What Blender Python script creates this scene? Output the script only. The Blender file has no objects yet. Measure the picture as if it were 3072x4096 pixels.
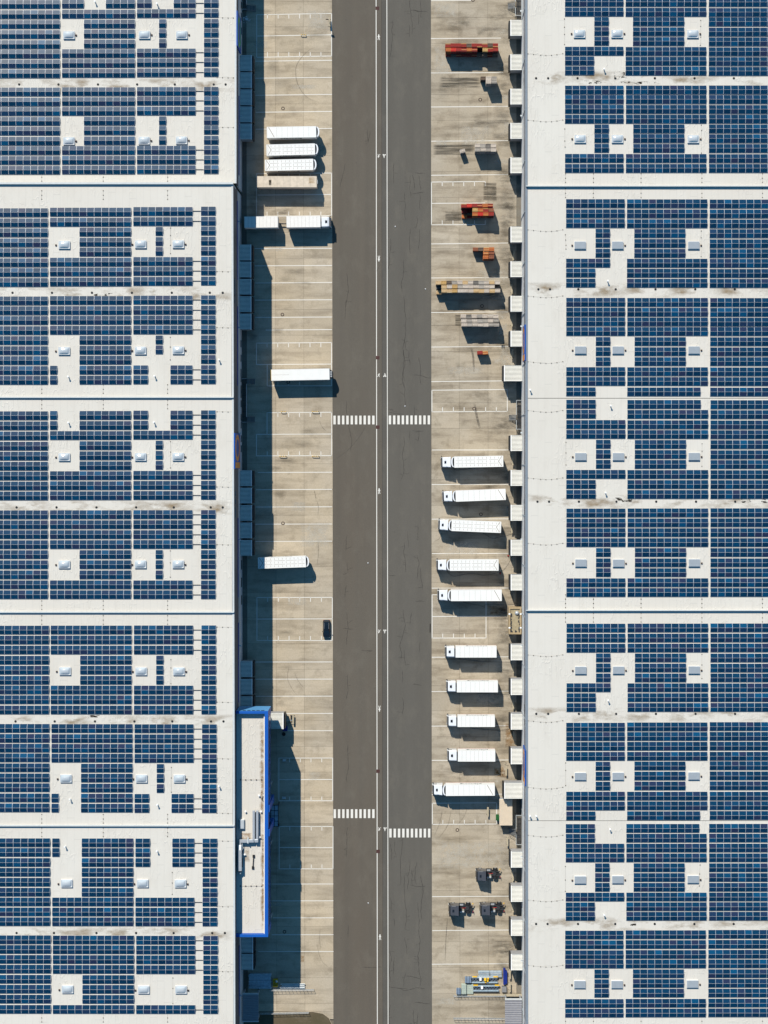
import bpy, math, random
from mathutils import Matrix, Vector

# ------------------------------------------------------------------ camera, light, exposure
SC = bpy.context.scene
COL = SC.collection
H = 420.0                       # camera height (m)
NX, NY = 1680.0, 1850.0         # nadir in photograph pixels
S = 17.05                       # photograph pixels per metre on the ground
F = S * H

def P(px, py, z=0.0):           # photograph pixel on a plane of height z -> metres
    k = (H - z) / F
    return ((px - NX) * k, -(py - NY) * k)

cam_d = bpy.data.cameras.new('camera')
cam = bpy.data.objects.new('camera', cam_d)
COL.objects.link(cam)
cam.location = (0, 0, H)
cam_d.sensor_width = 36.0
cam_d.lens = F * 36.0 / 4096.0
cam_d.shift_x = (1536 - NX) / 4096.0
cam_d.shift_y = -(2048 - NY) / 4096.0
cam_d.clip_start = 1.0
cam_d.clip_end = 6000.0
SC.camera = cam

SUN_EL = math.atan(1 / 1.06)
SUN_AZ = math.radians(20.5)     # towards image top, 20.5 degrees to the left
world = bpy.data.worlds.new('World')
SC.world = world
world.use_nodes = True
wn = world.node_tree
sky = wn.nodes.new('ShaderNodeTexSky')
sky.sky_type = 'NISHITA'
sky.sun_disc = False
sky.sun_elevation = SUN_EL
sky.sun_rotation = -SUN_AZ
sky.air_density = 1.0
sky.dust_density = 0.3
sky.ozone_density = 2.0
bg = wn.nodes['Background']
bg.inputs['Strength'].default_value = 0.078
tint = wn.nodes.new('ShaderNodeMix'); tint.data_type = 'RGBA'; tint.blend_type = 'MULTIPLY'
tint.inputs[0].default_value = 1.0
tint.inputs[7].default_value = (0.47, 1.06, 1.24, 1)        # the photograph's cool grading of the skylight
wn.links.new(sky.outputs[0], tint.inputs[6])
wn.links.new(tint.outputs[2], bg.inputs['Color'])

sun_d = bpy.data.lights.new('sun', 'SUN')
sun_d.energy = 5.0
sun_d.angle = math.radians(0.5)
sun_d.color = (1.0, 0.935, 0.81)
sun = bpy.data.objects.new('sun', sun_d)
COL.objects.link(sun)
d = Vector((math.sin(SUN_AZ) * math.cos(SUN_EL), -math.cos(SUN_AZ) * math.cos(SUN_EL), -math.sin(SUN_EL)))
sun.rotation_euler = d.to_track_quat('-Z', 'Y').to_euler()
sun.location = (-40, 120, 200)

SC.view_settings.view_transform = 'Standard'
SC.view_settings.look = 'None'
SC.view_settings.gamma = 1.0
SC.view_settings.exposure = 0.17
SC.view_settings.use_curve_mapping = False
SC.cycles.diffuse_bounces = 1

RND = random.Random(11)
ORD = ['first', 'second', 'third', 'fourth', 'fifth', 'sixth', 'seventh', 'eighth', 'ninth', 'tenth', 'eleventh', 'twelfth',
       'thirteenth', 'fourteenth', 'fifteenth', 'sixteenth', 'seventeenth', 'eighteenth', 'nineteenth', 'twentieth']

# ------------------------------------------------------------------ helpers
class MB:
    """collects shapes; build() links them as one mesh object"""
    def __init__(self):
        self.v, self.f, self.m, self.uv = [], [], [], {}
    def face(self, pts, mi=0, uv=None):
        b = len(self.v)
        self.v += [tuple(p) for p in pts]
        if uv: self.uv[len(self.f)] = uv
        self.f.append(tuple(range(b, b + len(pts))))
        self.m.append(mi)
    def box(self, x0, y0, z0, x1, y1, z1, mi=0):
        b = len(self.v)
        self.v += [(x0, y0, z0), (x1, y0, z0), (x1, y1, z0), (x0, y1, z0), (x0, y0, z1), (x1, y0, z1), (x1, y1, z1), (x0, y1, z1)]
        for q in ((0, 3, 2, 1), (4, 5, 6, 7), (0, 1, 5, 4), (1, 2, 6, 5), (2, 3, 7, 6), (3, 0, 4, 7)):
            self.f.append(tuple(b + i for i in q)); self.m.append(mi)
        return self
    def prism(self, poly, z0, z1, mi=0, top=None):
        n = len(poly); b = len(self.v)
        top = top or poly
        self.v += [(x, y, z0) for x, y in poly] + [(x, y, z1) for x, y in top]
        self.f.append(tuple(b + i for i in range(n))[::-1]); self.m.append(mi)
        self.f.append(tuple(b + n + i for i in range(n))); self.m.append(mi)
        for i in range(n):
            j = (i + 1) % n
            self.f.append((b + i, b + j, b + n + j, b + n + i)); self.m.append(mi)
        return self
    def tube(self, pts, r, n=6, mi=0):
        pts = [Vector(p) for p in pts]; b = len(self.v); k = len(pts)
        for i, p in enumerate(pts):
            t = (pts[min(i + 1, k - 1)] - pts[max(i - 1, 0)]).normalized()
            a = Vector((0, 0, 1)) if abs(t.z) < 0.9 else Vector((1, 0, 0))
            u = t.cross(a).normalized(); w = t.cross(u)
            for j in range(n):
                q = 2 * math.pi * j / n
                self.v.append(tuple(p + r * (math.cos(q) * u + math.sin(q) * w)))
        for i in range(k - 1):
            for j in range(n):
                j2 = (j + 1) % n
                self.f.append((b + i * n + j, b + i * n + j2, b + (i + 1) * n + j2, b + (i + 1) * n + j)); self.m.append(mi)
        self.f.append(tuple(b + j for j in range(n))[::-1]); self.m.append(mi)
        self.f.append(tuple(b + (k - 1) * n + j for j in range(n))); self.m.append(mi)
        return self
    def lathe(self, prof, n=16, mi=0, c=(0, 0, 0)):
        b = len(self.v); k = len(prof)
        for r, z in prof:
            for j in range(n):
                a = 2 * math.pi * j / n
                self.v.append((c[0] + r * math.cos(a), c[1] + r * math.sin(a), c[2] + z))
        for i in range(k - 1):
            for j in range(n):
                j2 = (j + 1) % n
                self.f.append((b + i * n + j, b + i * n + j2, b + (i + 1) * n + j2, b + (i + 1) * n + j)); self.m.append(mi)
        self.f.append(tuple(b + (k - 1) * n + j for j in range(n))); self.m.append(mi)
        self.f.append(tuple(b + j for j in range(n))[::-1]); self.m.append(mi)
        return self
    def loft(self, secs, mi=0, mats=None):
        """secs: lists of equally many points; caps both ends"""
        n = len(secs[0]); b = len(self.v)
        for s in secs: self.v += [tuple(p) for p in s]
        for i in range(len(secs) - 1):
            for j in range(n):
                j2 = (j + 1) % n
                self.f.append((b + i * n + j, b + i * n + j2, b + (i + 1) * n + j2, b + (i + 1) * n + j))
                self.m.append(mats[i][j] if mats else mi)
        self.f.append(tuple(b + j for j in range(n))[::-1]); self.m.append(mi)
        e = b + (len(secs) - 1) * n
        self.f.append(tuple(e + j for j in range(n))); self.m.append(mi)
        return self
    def mesh(self, name, mats):
        me = bpy.data.meshes.new(name)
        me.from_pydata(self.v, [], self.f)
        mats = mats if isinstance(mats, (list, tuple)) else [mats]
        for m in mats: me.materials.append(m)
        if len(mats) > 1: me.polygons.foreach_set('material_index', self.m)
        if self.uv:
            l = me.uv_layers.new(name='UVMap')
            for fi, uv in self.uv.items():
                for li, c in zip(me.polygons[fi].loop_indices, uv): l.data[li].uv = c
        me.update()
        return me
    def build(self, name, mats, parent=None, bevel=0):
        return link(name, self.mesh(name, mats), parent, bevel)

def link(name, me, parent=None, bevel=0):
    o = bpy.data.objects.new(name, me)
    COL.objects.link(o)
    if parent: o.parent = parent
    if bevel:
        m = o.modifiers.new('bevel', 'BEVEL'); m.width = bevel; m.segments = 2; m.limit_method = 'ANGLE'
    return o

def tag(o, label=None, cat=None, group=None, kind=None):
    if label: o['label'] = label
    if cat: o['category'] = cat
    if group: o['group'] = group
    if kind: o['kind'] = kind
    return o

def thing(name, loc, rz=0.0, label=None, cat=None, group=None, kind=None):
    o = bpy.data.objects.new(name, None)
    COL.objects.link(o)
    o.empty_display_size = 0.5
    o.location = (loc[0], loc[1], loc[2] if len(loc) > 2 else 0.0)
    o.rotation_euler = (0, 0, rz)
    return tag(o, label, cat, group, kind)

def dup(root, loc, rz, label, group=None):
    r = root.copy(); COL.objects.link(r)
    r.location = (loc[0], loc[1], loc[2] if len(loc) > 2 else 0.0); r.rotation_euler = (0, 0, rz); r['label'] = label
    if group: r['group'] = group
    for ch in list(KIDS[root.name]):
        c = ch.copy(); COL.objects.link(c); c.parent = r
        for g in KIDS.get(ch.name, ()):
            q = g.copy(); COL.objects.link(q); q.parent = c
    return r
KIDS = {}
def remember(root):
    """note a finished thing's parts and sub-parts so that copies need no search"""
    for o in bpy.data.objects:
        if o.parent is not None and (o.parent == root or o.parent.parent == root):
            KIDS.setdefault(o.parent.name, []).append(o)

# ------------------------------------------------------------------ materials
def new_mat(name):
    m = bpy.data.materials.new(name); m.use_nodes = True
    nt = m.node_tree
    return m, nt, nt.nodes['Principled BSDF']

def N(nt, t, **kw):
    n = nt.nodes.new(t)
    for k, v in kw.items():
        if k in n.inputs: n.inputs[k].default_value = v
        else: setattr(n, k, v)
    return n

def mth(nt, op, a, b=None, clamp=False):
    n = nt.nodes.new('ShaderNodeMath'); n.operation = op; n.use_clamp = clamp
    for i, x in enumerate((a, b)):
        if x is None: continue
        if isinstance(x, (int, float)): n.inputs[i].default_value = x
        else: nt.links.new(x, n.inputs[i])
    return n.outputs[0]

def mix(nt, fac, a, b, blend='MIX'):
    n = nt.nodes.new('ShaderNodeMix'); n.data_type = 'RGBA'; n.blend_type = blend
    for s, x in ((0, fac), (6, a), (7, b)):
        if isinstance(x, (int, float)): n.inputs[s].default_value = x
        elif isinstance(x, (tuple, list)): n.inputs[s].default_value = (*x[:3], 1)
        else: nt.links.new(x, n.inputs[s])
    return n.outputs[2]

def noise(nt, vec, scale, detail=4, rough=0.55, stretch=None):
    if stretch:
        mp = nt.nodes.new('ShaderNodeMapping'); mp.inputs['Scale'].default_value = stretch
        nt.links.new(vec, mp.inputs[0]); vec = mp.outputs[0]
    n = N(nt, 'ShaderNodeTexNoise', Scale=scale, Detail=detail, Roughness=rough)
    nt.links.new(vec, n.inputs['Vector'])
    return n.outputs[0]

def rng(nt, x, a, b, c=0.0, d2=1.0):
    n = nt.nodes.new('ShaderNodeMapRange')
    n.inputs[1].default_value = a; n.inputs[2].default_value = b; n.inputs[3].default_value = c; n.inputs[4].default_value = d2
    nt.links.new(x, n.inputs[0])
    return n.outputs[0]

def pos(nt):
    return nt.nodes.new('ShaderNodeNewGeometry').outputs['Position']

def plain(name, col, rough=0.6, metal=0.0, var=0.12, scale=1.5, spec=0.4, coat=0.0):
    """a single-colour material with worn, slightly dirty patches"""
    m, nt, b = new_mat(name)
    p = pos(nt)
    n1 = noise(nt, p, scale, 5)
    c = mix(nt, rng(nt, n1, 0.3, 0.7), tuple(x * (1 - var) for x in col), tuple(min(x * (1 + var * 0.6), 0.95) for x in col))
    nt.links.new(c, b.inputs['Base Color'])
    b.inputs['Roughness'].default_value = rough
    b.inputs['Metallic'].default_value = metal
    b.inputs['Specular IOR Level'].default_value = spec
    b.inputs['Coat Weight'].default_value = coat
    return m

M = {}
M['white'] = plain('white_lacquer', (0.86, 0.86, 0.86), 0.4, var=0.03)
M['trailer_white'] = plain('trailer_white', (0.77, 0.77, 0.76), 0.45, var=0.035, scale=0.8)
M['cab_white'] = plain('cab_white', (0.74, 0.76, 0.80), 0.3, var=0.03, coat=0.5)
M['tarp_white'] = plain('tarp_white', (0.76, 0.74, 0.72), 0.6, var=0.05)
M['beige_tarp'] = plain('beige_tarp', (0.62, 0.53, 0.43), 0.75, var=0.16, scale=1.2)
M['black'] = plain('black_plastic', (0.016, 0.017, 0.019), 0.55)
M['rubber'] = plain('rubber', (0.018, 0.018, 0.02), 0.85)
M['dark'] = plain('dark_steel', (0.035, 0.037, 0.042), 0.5)
M['grey_cab'] = plain('grey_cab', (0.060, 0.064, 0.078), 0.35, var=0.08, coat=0.4)
M['glass'] = plain('dark_glass', (0.012, 0.016, 0.022), 0.06, var=0.0, spec=0.7)
M['car_black'] = plain('car_black', (0.008, 0.012, 0.018), 0.18, var=0.05, coat=1.0)
M['steel'] = plain('galvanised_steel', (0.45, 0.47, 0.49), 0.45, 0.35, var=0.15)
M['stair_steel'] = plain('stair_steel', (0.17, 0.175, 0.18), 0.6, 0.2, var=0.15)
M['pale_steel'] = plain('pale_steel', (0.62, 0.66, 0.68), 0.45, 0.2, var=0.15)
M['duct'] = plain('duct_sheet', (0.42, 0.45, 0.49), 0.4, 0.25, var=0.08)
M['dock_groove_shade'] = plain('dock_groove_shade', (0.26, 0.25, 0.23), 0.6)  # shade between the roof ribs put into the colour, for contrast with the cream
M['dock_white'] = plain('dock_cream', (0.86, 0.84, 0.78), 0.5, var=0.06)
M['dock_side'] = plain('dock_side', (0.30, 0.30, 0.31), 0.6, var=0.1)
M['wall_right'] = plain('wall_right', (0.80, 0.79, 0.78), 0.6, var=0.06, scale=0.4)
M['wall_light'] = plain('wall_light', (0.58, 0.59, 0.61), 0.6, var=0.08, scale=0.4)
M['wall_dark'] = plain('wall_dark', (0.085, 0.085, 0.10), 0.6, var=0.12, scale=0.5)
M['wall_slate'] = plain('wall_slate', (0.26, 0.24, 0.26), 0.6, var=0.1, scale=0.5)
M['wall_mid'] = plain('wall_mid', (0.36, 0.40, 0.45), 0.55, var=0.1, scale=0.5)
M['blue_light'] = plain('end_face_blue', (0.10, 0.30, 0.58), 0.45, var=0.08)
M['blue'] = plain('facade_blue', (0.003, 0.088, 0.41), 0.5, var=0.08, scale=0.7)
M['sign_blue'] = plain('sign_blue', (0.002, 0.075, 0.36), 0.45, var=0.05)
M['sign_orange'] = plain('sign_orange', (0.75, 0.27, 0.04), 0.5, var=0.06)
M['sign_green'] = plain('sign_green', (0.05, 0.35, 0.10), 0.5, var=0.06)
M['stripe_blue'] = plain('stripe_blue', (0.02, 0.04, 0.30), 0.5)
M['wall_cap'] = plain('wall_cap', (0.20, 0.235, 0.28), 0.5, 0.0, var=0.08)
M['cap'] = plain('parapet_cap', (0.54, 0.56, 0.57), 0.5, 0.0, var=0.08)
M['wood'] = plain('weathered_wood', (0.42, 0.36, 0.26), 0.8, var=0.2, scale=3)
M['tank_wood'] = plain('tank_rim', (0.36, 0.27, 0.16), 0.8, var=0.18, scale=2)
M['sand'] = plain('sand_bed', (0.34, 0.28, 0.18), 0.9, var=0.25, scale=1.3)
M['red'] = plain('red_plastic', (0.6, 0.03, 0.03), 0.5)
M['yellow'] = plain('yellow_paint', (0.80, 0.48, 0.02), 0.5)
M['green'] = plain('green_bin', (0.015, 0.10, 0.025), 0.5)
M['beam_blue'] = plain('beam_blue', (0.006, 0.022, 0.20), 0.5)
M['blue_grey'] = plain('blue_grey_tarp', (0.17, 0.23, 0.32), 0.7, var=0.2, scale=2)
M['pale_green'] = plain('pale_green_crate', (0.42, 0.48, 0.42), 0.7, var=0.12, scale=2)
M['sheet_teal'] = plain('sheet_steel', (0.36, 0.46, 0.54), 0.5, 0.1, var=0.25, scale=2)
M['maroon'] = plain('cast_iron_rust', (0.075, 0.032, 0.03), 0.8, var=0.2)
M['iron'] = plain('manhole_iron', (0.055, 0.035, 0.03), 0.8, var=0.25)
M['hut'] = plain('hut_cream', (0.74, 0.63, 0.50), 0.55, var=0.05)
M['ink'] = plain('logo_ink', (0.03, 0.05, 0.05), 0.6)
M['seam'] = plain('seam_grey', (0.27, 0.23, 0.20), 0.7)
M['dome'] = plain('skylight_dome', (0.46, 0.50, 0.54), 0.16, var=0.05, spec=0.8, coat=0.6)
M['flat_light'] = plain('skylight_flat', (0.31, 0.345, 0.385), 0.35, var=0.06)
M['canopy'] = plain('canopy_sheet', (0.30, 0.30, 0.33), 0.5, 0.1, var=0.08)
M['block'] = plain('conductor_block', (0.16, 0.14, 0.12), 0.8)
M['kerb'] = plain('kerb_white', (0.74, 0.72, 0.68), 0.6, var=0.05)
M['litter'] = plain('litter_paper', (0.75, 0.75, 0.78), 0.7)

def concrete(name, tan, grey, dirt=0.35):
    m, nt, b = new_mat(name)
    p = pos(nt)
    big = noise(nt, p, 0.055, 4, 0.6)
    c = mix(nt, rng(nt, big, 0.35, 0.65), tan, grey)
    st = noise(nt, p, 0.8, 5, 0.6, (0.10, 0.55, 1))
    c = mix(nt, rng(nt, st, 0.47, 0.75, 0, dirt), c, (0.13, 0.10, 0.066))
    bl = noise(nt, p, 0.35, 6, 0.65)
    c = mix(nt, rng(nt, bl, 0.52, 0.78, 0, dirt), c, (0.16, 0.128, 0.088))
    lt = noise(nt, p, 0.22, 5, 0.7, (0.5, 1.0, 1))
    c = mix(nt, rng(nt, lt, 0.58, 0.8, 0, 0.35), c, (0.62, 0.56, 0.47))
    fine = noise(nt, p, 3.0, 5, 0.75)
    c = mix(nt, 1.0, c, mix(nt, rng(nt, fine, 0.25, 0.75), (0.84, 0.84, 0.84), (1.13, 1.13, 1.13)), 'MULTIPLY')
    info = nt.nodes.new('ShaderNodeObjectInfo')
    tone = rng(nt, info.outputs['Random'], 0, 1, 0.89, 1.06)
    cc = nt.nodes.new('ShaderNodeCombineColor')
    for i in range(3): nt.links.new(tone, cc.inputs[i])
    c = mix(nt, 1.0, c, cc.outputs[0], 'MULTIPLY')
    nt.links.new(c, b.inputs['Base Color'])
    b.inputs['Roughness'].default_value = 0.9
    b.inputs['Specular IOR Level'].default_value = 0.2
    return m
M['conc_l'] = concrete('concrete_light', (0.475, 0.396, 0.292), (0.444, 0.384, 0.305), 0.52)
M['conc_r'] = concrete('concrete_worn', (0.405, 0.340, 0.255), (0.425, 0.372, 0.300), 0.75)
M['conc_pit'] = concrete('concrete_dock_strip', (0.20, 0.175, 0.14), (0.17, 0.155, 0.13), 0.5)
M['subbase'] = plain('joint_dark', (0.10, 0.085, 0.065), 0.95)

def asphalt(name, a, b2):
    m, nt, b = new_mat(name)
    p = pos(nt)
    big = noise(nt, p, 0.045, 4, 0.6, (1.0, 0.4, 1))
    c = mix(nt, rng(nt, big, 0.35, 0.65), a, b2)
    track = noise(nt, p, 0.5, 3, 0.5, (1.0, 0.02, 1))
    c = mix(nt, rng(nt, track, 0.42, 0.72, 0, 0.30), c, (0.085, 0.078, 0.068))
    mot = noise(nt, p, 0.28, 6, 0.7, (1.0, 0.5, 1))
    c = mix(nt, rng(nt, mot, 0.5, 0.8, 0, 0.40), c, (0.175, 0.158, 0.132))
    oil = noise(nt, p, 0.9, 3, 0.5)
    c = mix(nt, rng(nt, oil, 0.70, 0.80, 0, 0.5), c, (0.06, 0.055, 0.05))
    fine = noise(nt, p, 7.0, 4, 0.8)
    c = mix(nt, 1.0, c, mix(nt, rng(nt, fine, 0.3, 0.7), (0.78, 0.78, 0.78), (1.2, 1.2, 1.2)), 'MULTIPLY')
    nt.links.new(c, b.inputs['Base Color'])
    b.inputs['Roughness'].default_value = 0.92
    b.inputs['Specular IOR Level'].default_value = 0.2
    return m
M['asphalt_l'] = asphalt('asphalt_brown', (0.115, 0.098, 0.080), (0.120, 0.107, 0.090))
M['asphalt_r'] = asphalt('asphalt_grey', (0.108, 0.101, 0.090), (0.117, 0.108, 0.095))
M['asphalt_patch'] = asphalt('asphalt_dark_strip', (0.094, 0.089, 0.081), (0.100, 0.093, 0.084))
M['crack'] = plain('crack_black', (0.035, 0.032, 0.028), 0.95)

def paint():
    m, nt, b = new_mat('road_paint')
    p = pos(nt)
    n1 = noise(nt, p, 2.5, 6, 0.75)
    n2 = noise(nt, p, 0.15, 3)
    c = mix(nt, rng(nt, n1, 0.55, 0.85, 0, 0.5), (0.70, 0.68, 0.64), (0.40, 0.36, 0.29))
    c = mix(nt, rng(nt, n2, 0.5, 0.7, 0, 0.25), c, (0.5, 0.46, 0.39))
    nt.links.new(c, b.inputs['Base Color'])
    b.inputs['Roughness'].default_value = 0.7
    return m
M['paint'] = paint()

def decal(name, col, amount, scale=1.2, stretch=(1, 1, 1), lo=0.35, hi=0.65, edge=6.0):
    """thin worn stain: noise alpha that fades towards the sheet's border (UV 0..1)"""
    m, nt, b = new_mat(name)
    b.inputs['Base Color'].default_value = (*col, 1)
    b.inputs['Roughness'].default_value = 0.9
    b.inputs['Specular IOR Level'].default_value = 0.1
    p = pos(nt)
    a = rng(nt, noise(nt, p, scale, 6, 0.65, stretch), lo, hi)
    uv = nt.nodes.new('ShaderNodeUVMap')
    sp = nt.nodes.new('ShaderNodeSeparateXYZ'); nt.links.new(uv.outputs[0], sp.inputs[0])
    e = None
    for s in (0, 1):
        u = sp.outputs[s]
        q = mth(nt, 'MINIMUM', u, mth(nt, 'SUBTRACT', 1.0, u))
        e = q if e is None else mth(nt, 'MINIMUM', e, q)
    e = mth(nt, 'MULTIPLY', e, edge, True)
    a = mth(nt, 'MULTIPLY', mth(nt, 'MULTIPLY', a, e), amount, True)
    nt.links.new(a, b.inputs['Alpha'])
    return m
M['st_soft'] = decal('stain_soft', (0.13, 0.11, 0.08), 0.40, 0.45, (0.35, 1.1, 1), 0.42, 0.75, 2.5)
M['st_dark'] = decal('stain_dark', (0.07, 0.062, 0.05), 0.55, 0.6, (0.4, 1.1, 1), 0.40, 0.72, 2.5)
M['st_streak'] = decal('stain_streak', (0.055, 0.05, 0.042), 0.72, 1.3, (0.10, 1.9, 1), 0.36, 0.66, 9)
M['st_rust'] = decal('stain_rust', (0.30, 0.15, 0.04), 0.6, 1.2)
M['st_light'] = decal('stain_light', (0.62, 0.57, 0.49), 0.5, 0.8)
M['tyre'] = decal('tyre_mark', (0.06, 0.055, 0.05), 0.42, 2.0, (1, 1, 1), 0.2, 0.6, 4)
M['roof_dirt'] = decal('roof_dirt', (0.30, 0.205, 0.105), 0.80, 0.30, (0.55, 1.2, 1), 0.46, 0.74, 3)
M['roof_moss'] = decal('roof_moss', (0.03, 0.025, 0.02), 1.0, 1.6, (0.5, 1, 1), 0.54, 0.58, 12)

def roof_mat():
    m, nt, b = new_mat('roof_membrane')
    p = pos(nt)
    big = noise(nt, p, 0.04, 4)
    c = mix(nt, rng(nt, big, 0.35, 0.65), (0.605, 0.568, 0.515), (0.63, 0.598, 0.548))
    sp = nt.nodes.new('ShaderNodeSeparateXYZ'); nt.links.new(p, sp.inputs[0])
    fr = mth(nt, 'FRACT', mth(nt, 'MULTIPLY', sp.outputs[0], 1 / 1.55))
    line = mth(nt, 'LESS_THAN', fr, 0.06)
    c = mix(nt, mth(nt, 'MULTIPLY', line, 0.22), c, (0.42, 0.41, 0.40))
    lap = mth(nt, 'LESS_THAN', mth(nt, 'FRACT', mth(nt, 'ADD', mth(nt, 'MULTIPLY', sp.outputs[1], 1 / 13.0), mth(nt, 'MULTIPLY', mth(nt, 'FLOOR', mth(nt, 'MULTIPLY', sp.outputs[0], 1 / 1.55)), 0.37))), 0.012)
    c = mix(nt, mth(nt, 'MULTIPLY', lap, 0.3), c, (0.40, 0.39, 0.37))
    d1 = noise(nt, p, 0.5, 6, 0.7, (1.0, 0.35, 1))
    c = mix(nt, rng(nt, d1, 0.5, 0.85, 0, 0.35), c, (0.48, 0.44, 0.385))
    nt.links.new(c, b.inputs['Base Color'])
    b.inputs['Roughness'].default_value = 0.75
    b.inputs['Specular IOR Level'].default_value = 0.25
    mp = nt.nodes.new('ShaderNodeMapping'); mp.inputs['Rotation'].default_value = (0, 0, 0.6); mp.inputs['Scale'].default_value = (1.6, 0.5, 1)
    nt.links.new(p, mp.inputs[0])
    wr_ = mth(nt, 'ABSOLUTE', mth(nt, 'SUBTRACT', noise(nt, mp.outputs[0], 0.75, 1.5, 0.5), 0.5))
    msk = rng(nt, noise(nt, p, 0.10, 3), 0.47, 0.62)
    h = mth(nt, 'MULTIPLY', rng(nt, wr_, 0.0, 0.035, 1, 0), msk)
    bp = nt.nodes.new('ShaderNodeBump'); bp.inputs['Strength'].default_value = 0.5; bp.inputs['Distance'].default_value = 0.09
    nt.links.new(h, bp.inputs['Height']); nt.links.new(bp.outputs[0], b.inputs['Normal'])
    return m
M['roof'] = roof_mat()

def panel_mat():
    m, nt, b = new_mat('solar_cell')
    info = nt.nodes.new('ShaderNodeObjectInfo')
    rp = nt.nodes.new('ShaderNodeValToRGB')
    e = rp.color_ramp.elements
    e[0].position = 0.0; e[0].color = (0.0012, 0.024, 0.064, 1)
    e[1].position = 1.0; e[1].color = (0.001, 0.062, 0.15, 1)
    for q, c in ((0.2, (0.001, 0.029, 0.073, 1)), (0.55, (0.001, 0.037, 0.092, 1)), (0.78, (0.006, 0.032, 0.084, 1)), (0.87, (0.018, 0.028, 0.072, 1)), (0.94, (0.001, 0.046, 0.112, 1))):
        k = e.new(q); k.color = c
    nt.links.new(info.outputs['Random'], rp.inputs[0])
    tc = nt.nodes.new('ShaderNodeTexCoord')
    sp = nt.nodes.new('ShaderNodeSeparateXYZ'); nt.links.new(tc.outputs['Object'], sp.inputs[0])
    g = None
    for s in (0, 1):
        f = mth(nt, 'FRACT', mth(nt, 'ADD', mth(nt, 'MULTIPLY', sp.outputs[s], 1 / 0.158), 0.5))
        q = mth(nt, 'LESS_THAN', f, 0.07)
        g = q if g is None else mth(nt, 'MAXIMUM', g, q)
    c = mix(nt, mth(nt, 'MULTIPLY', g, 0.12), rp.outputs[0], (0.10, 0.16, 0.22))
    nt.links.new(c, b.inputs['Base Color'])
    b.inputs['Roughness'].default_value = 0.34
    b.inputs['Specular IOR Level'].default_value = 0.065
    b.inputs['Coat Weight'].default_value = 0.06
    b.inputs['Coat Roughness'].default_value = 0.05
    return m
M['panel'] = panel_mat()
M['rail'] = plain('mounting_rail', (0.66, 0.66, 0.66), 0.5, 0.2, var=0.05)
M['frame'] = plain('aluminium_frame', (0.66, 0.67, 0.70), 0.45, 0.0, var=0.03)

PAL = {
    'red': [(0.27, 0.030, 0.022), (0.36, 0.035, 0.025), (0.22, 0.03, 0.025), (0.50, 0.24, 0.09)],
    'bright red': [(0.55, 0.035, 0.025), (0.60, 0.05, 0.03), (0.5, 0.03, 0.02), (0.58, 0.07, 0.05)],
    'orange': [(0.50, 0.15, 0.045), (0.55, 0.20, 0.06), (0.42, 0.11, 0.035), (0.62, 0.38, 0.16)],
    'brown': [(0.24, 0.085, 0.045), (0.30, 0.11, 0.055), (0.22, 0.07, 0.04), (0.48, 0.30, 0.17)],
    'dark': [(0.11, 0.075, 0.055), (0.14, 0.10, 0.075), (0.09, 0.07, 0.06), (0.2, 0.15, 0.11)],
    'tan': [(0.55, 0.37, 0.19), (0.60, 0.42, 0.23), (0.50, 0.33, 0.17), (0.64, 0.48, 0.28)],
    'yellow': [(0.54, 0.33, 0.12), (0.58, 0.37, 0.14), (0.47, 0.29, 0.12), (0.60, 0.44, 0.22)],
    'pale': [(0.52, 0.44, 0.37), (0.58, 0.50, 0.43), (0.46, 0.40, 0.34), (0.60, 0.53, 0.46)],
    'grey': [(0.35, 0.31, 0.27), (0.42, 0.38, 0.34), (0.30, 0.27, 0.24), (0.46, 0.42, 0.37)],
    'charcoal': [(0.17, 0.155, 0.14), (0.21, 0.19, 0.175), (0.14, 0.13, 0.12), (0.26, 0.24, 0.22)],
}
PM = {k: [plain('pallet_%s_%d' % (k.replace(' ', '_'), i), c, 0.85, var=0.18, scale=4) for i, c in enumerate(v)] for k, v in PAL.items()}

# ------------------------------------------------------------------ ground, yards, road
def quad_px(mb, pts, z, mi=0, uv=False):
    q = [(*P(x, y, z), z) for x, y in pts]
    mb.face(q, mi, [(0, 0), (1, 0), (1, 1), (0, 1)] if uv else None)

def up(pts):            # order pixel corners so that the face looks up
    a = sum(pts[i][0] * pts[(i + 1) % len(pts)][1] - pts[(i + 1) % len(pts)][0] * pts[i][1] for i in range(len(pts)))
    return pts[::-1] if a > 0 else pts

mb = MB(); mb.face([(-2500, -2500, -0.35), (2500, -2500, -0.35), (2500, 2500, -0.35), (-2500, 2500, -0.35)])
tag(mb.build('ground', M['conc_pit']), kind='structure')

road = thing('road', (0, 0), kind='structure')
yard_l = thing('concrete_yard', (0, 0), kind='structure')
yard_r = thing('concrete_yard', (0, 0), kind='structure')
T, B = -420, 4520                      # how far the strips run beyond the frame, in pixels
XL0, XL1 = 1328.5 - 0.6, 1333.5 + 0.6  # left road edge at top and bottom of frame
def edge(x_top, x_bot, y): return x_top + (x_bot - x_top) * y / 4096.0
def rl(y): return edge(1328, 1334, y)
def rr(y): return edge(1723.5, 1727.7, y)
def seam(y): return edge(1526, 1531, y)
def strip(xa, xb, ya, yb, z, name, mat, parent, depth=0.2):
    m = MB()
    poly = [P(xa(ya), ya), P(xa(yb), yb), P(xb(yb), yb), P(xb(ya), ya)]
    m.prism(poly, z - depth, z)
    return m.build(name, mat, parent)
strip(rl, seam, T, B, -0.012, 'asphalt_lane', M['asphalt_l'], road)
strip(lambda y: seam(y) + 0.35, rr, T, B, -0.012, 'asphalt_lane', M['asphalt_r'], road)
strip(lambda y: seam(y) + 0.35, lambda y: seam(y) + 19.5, T, B, -0.008, 'asphalt_strip', M['asphalt_patch'], road, 0.004)

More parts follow.
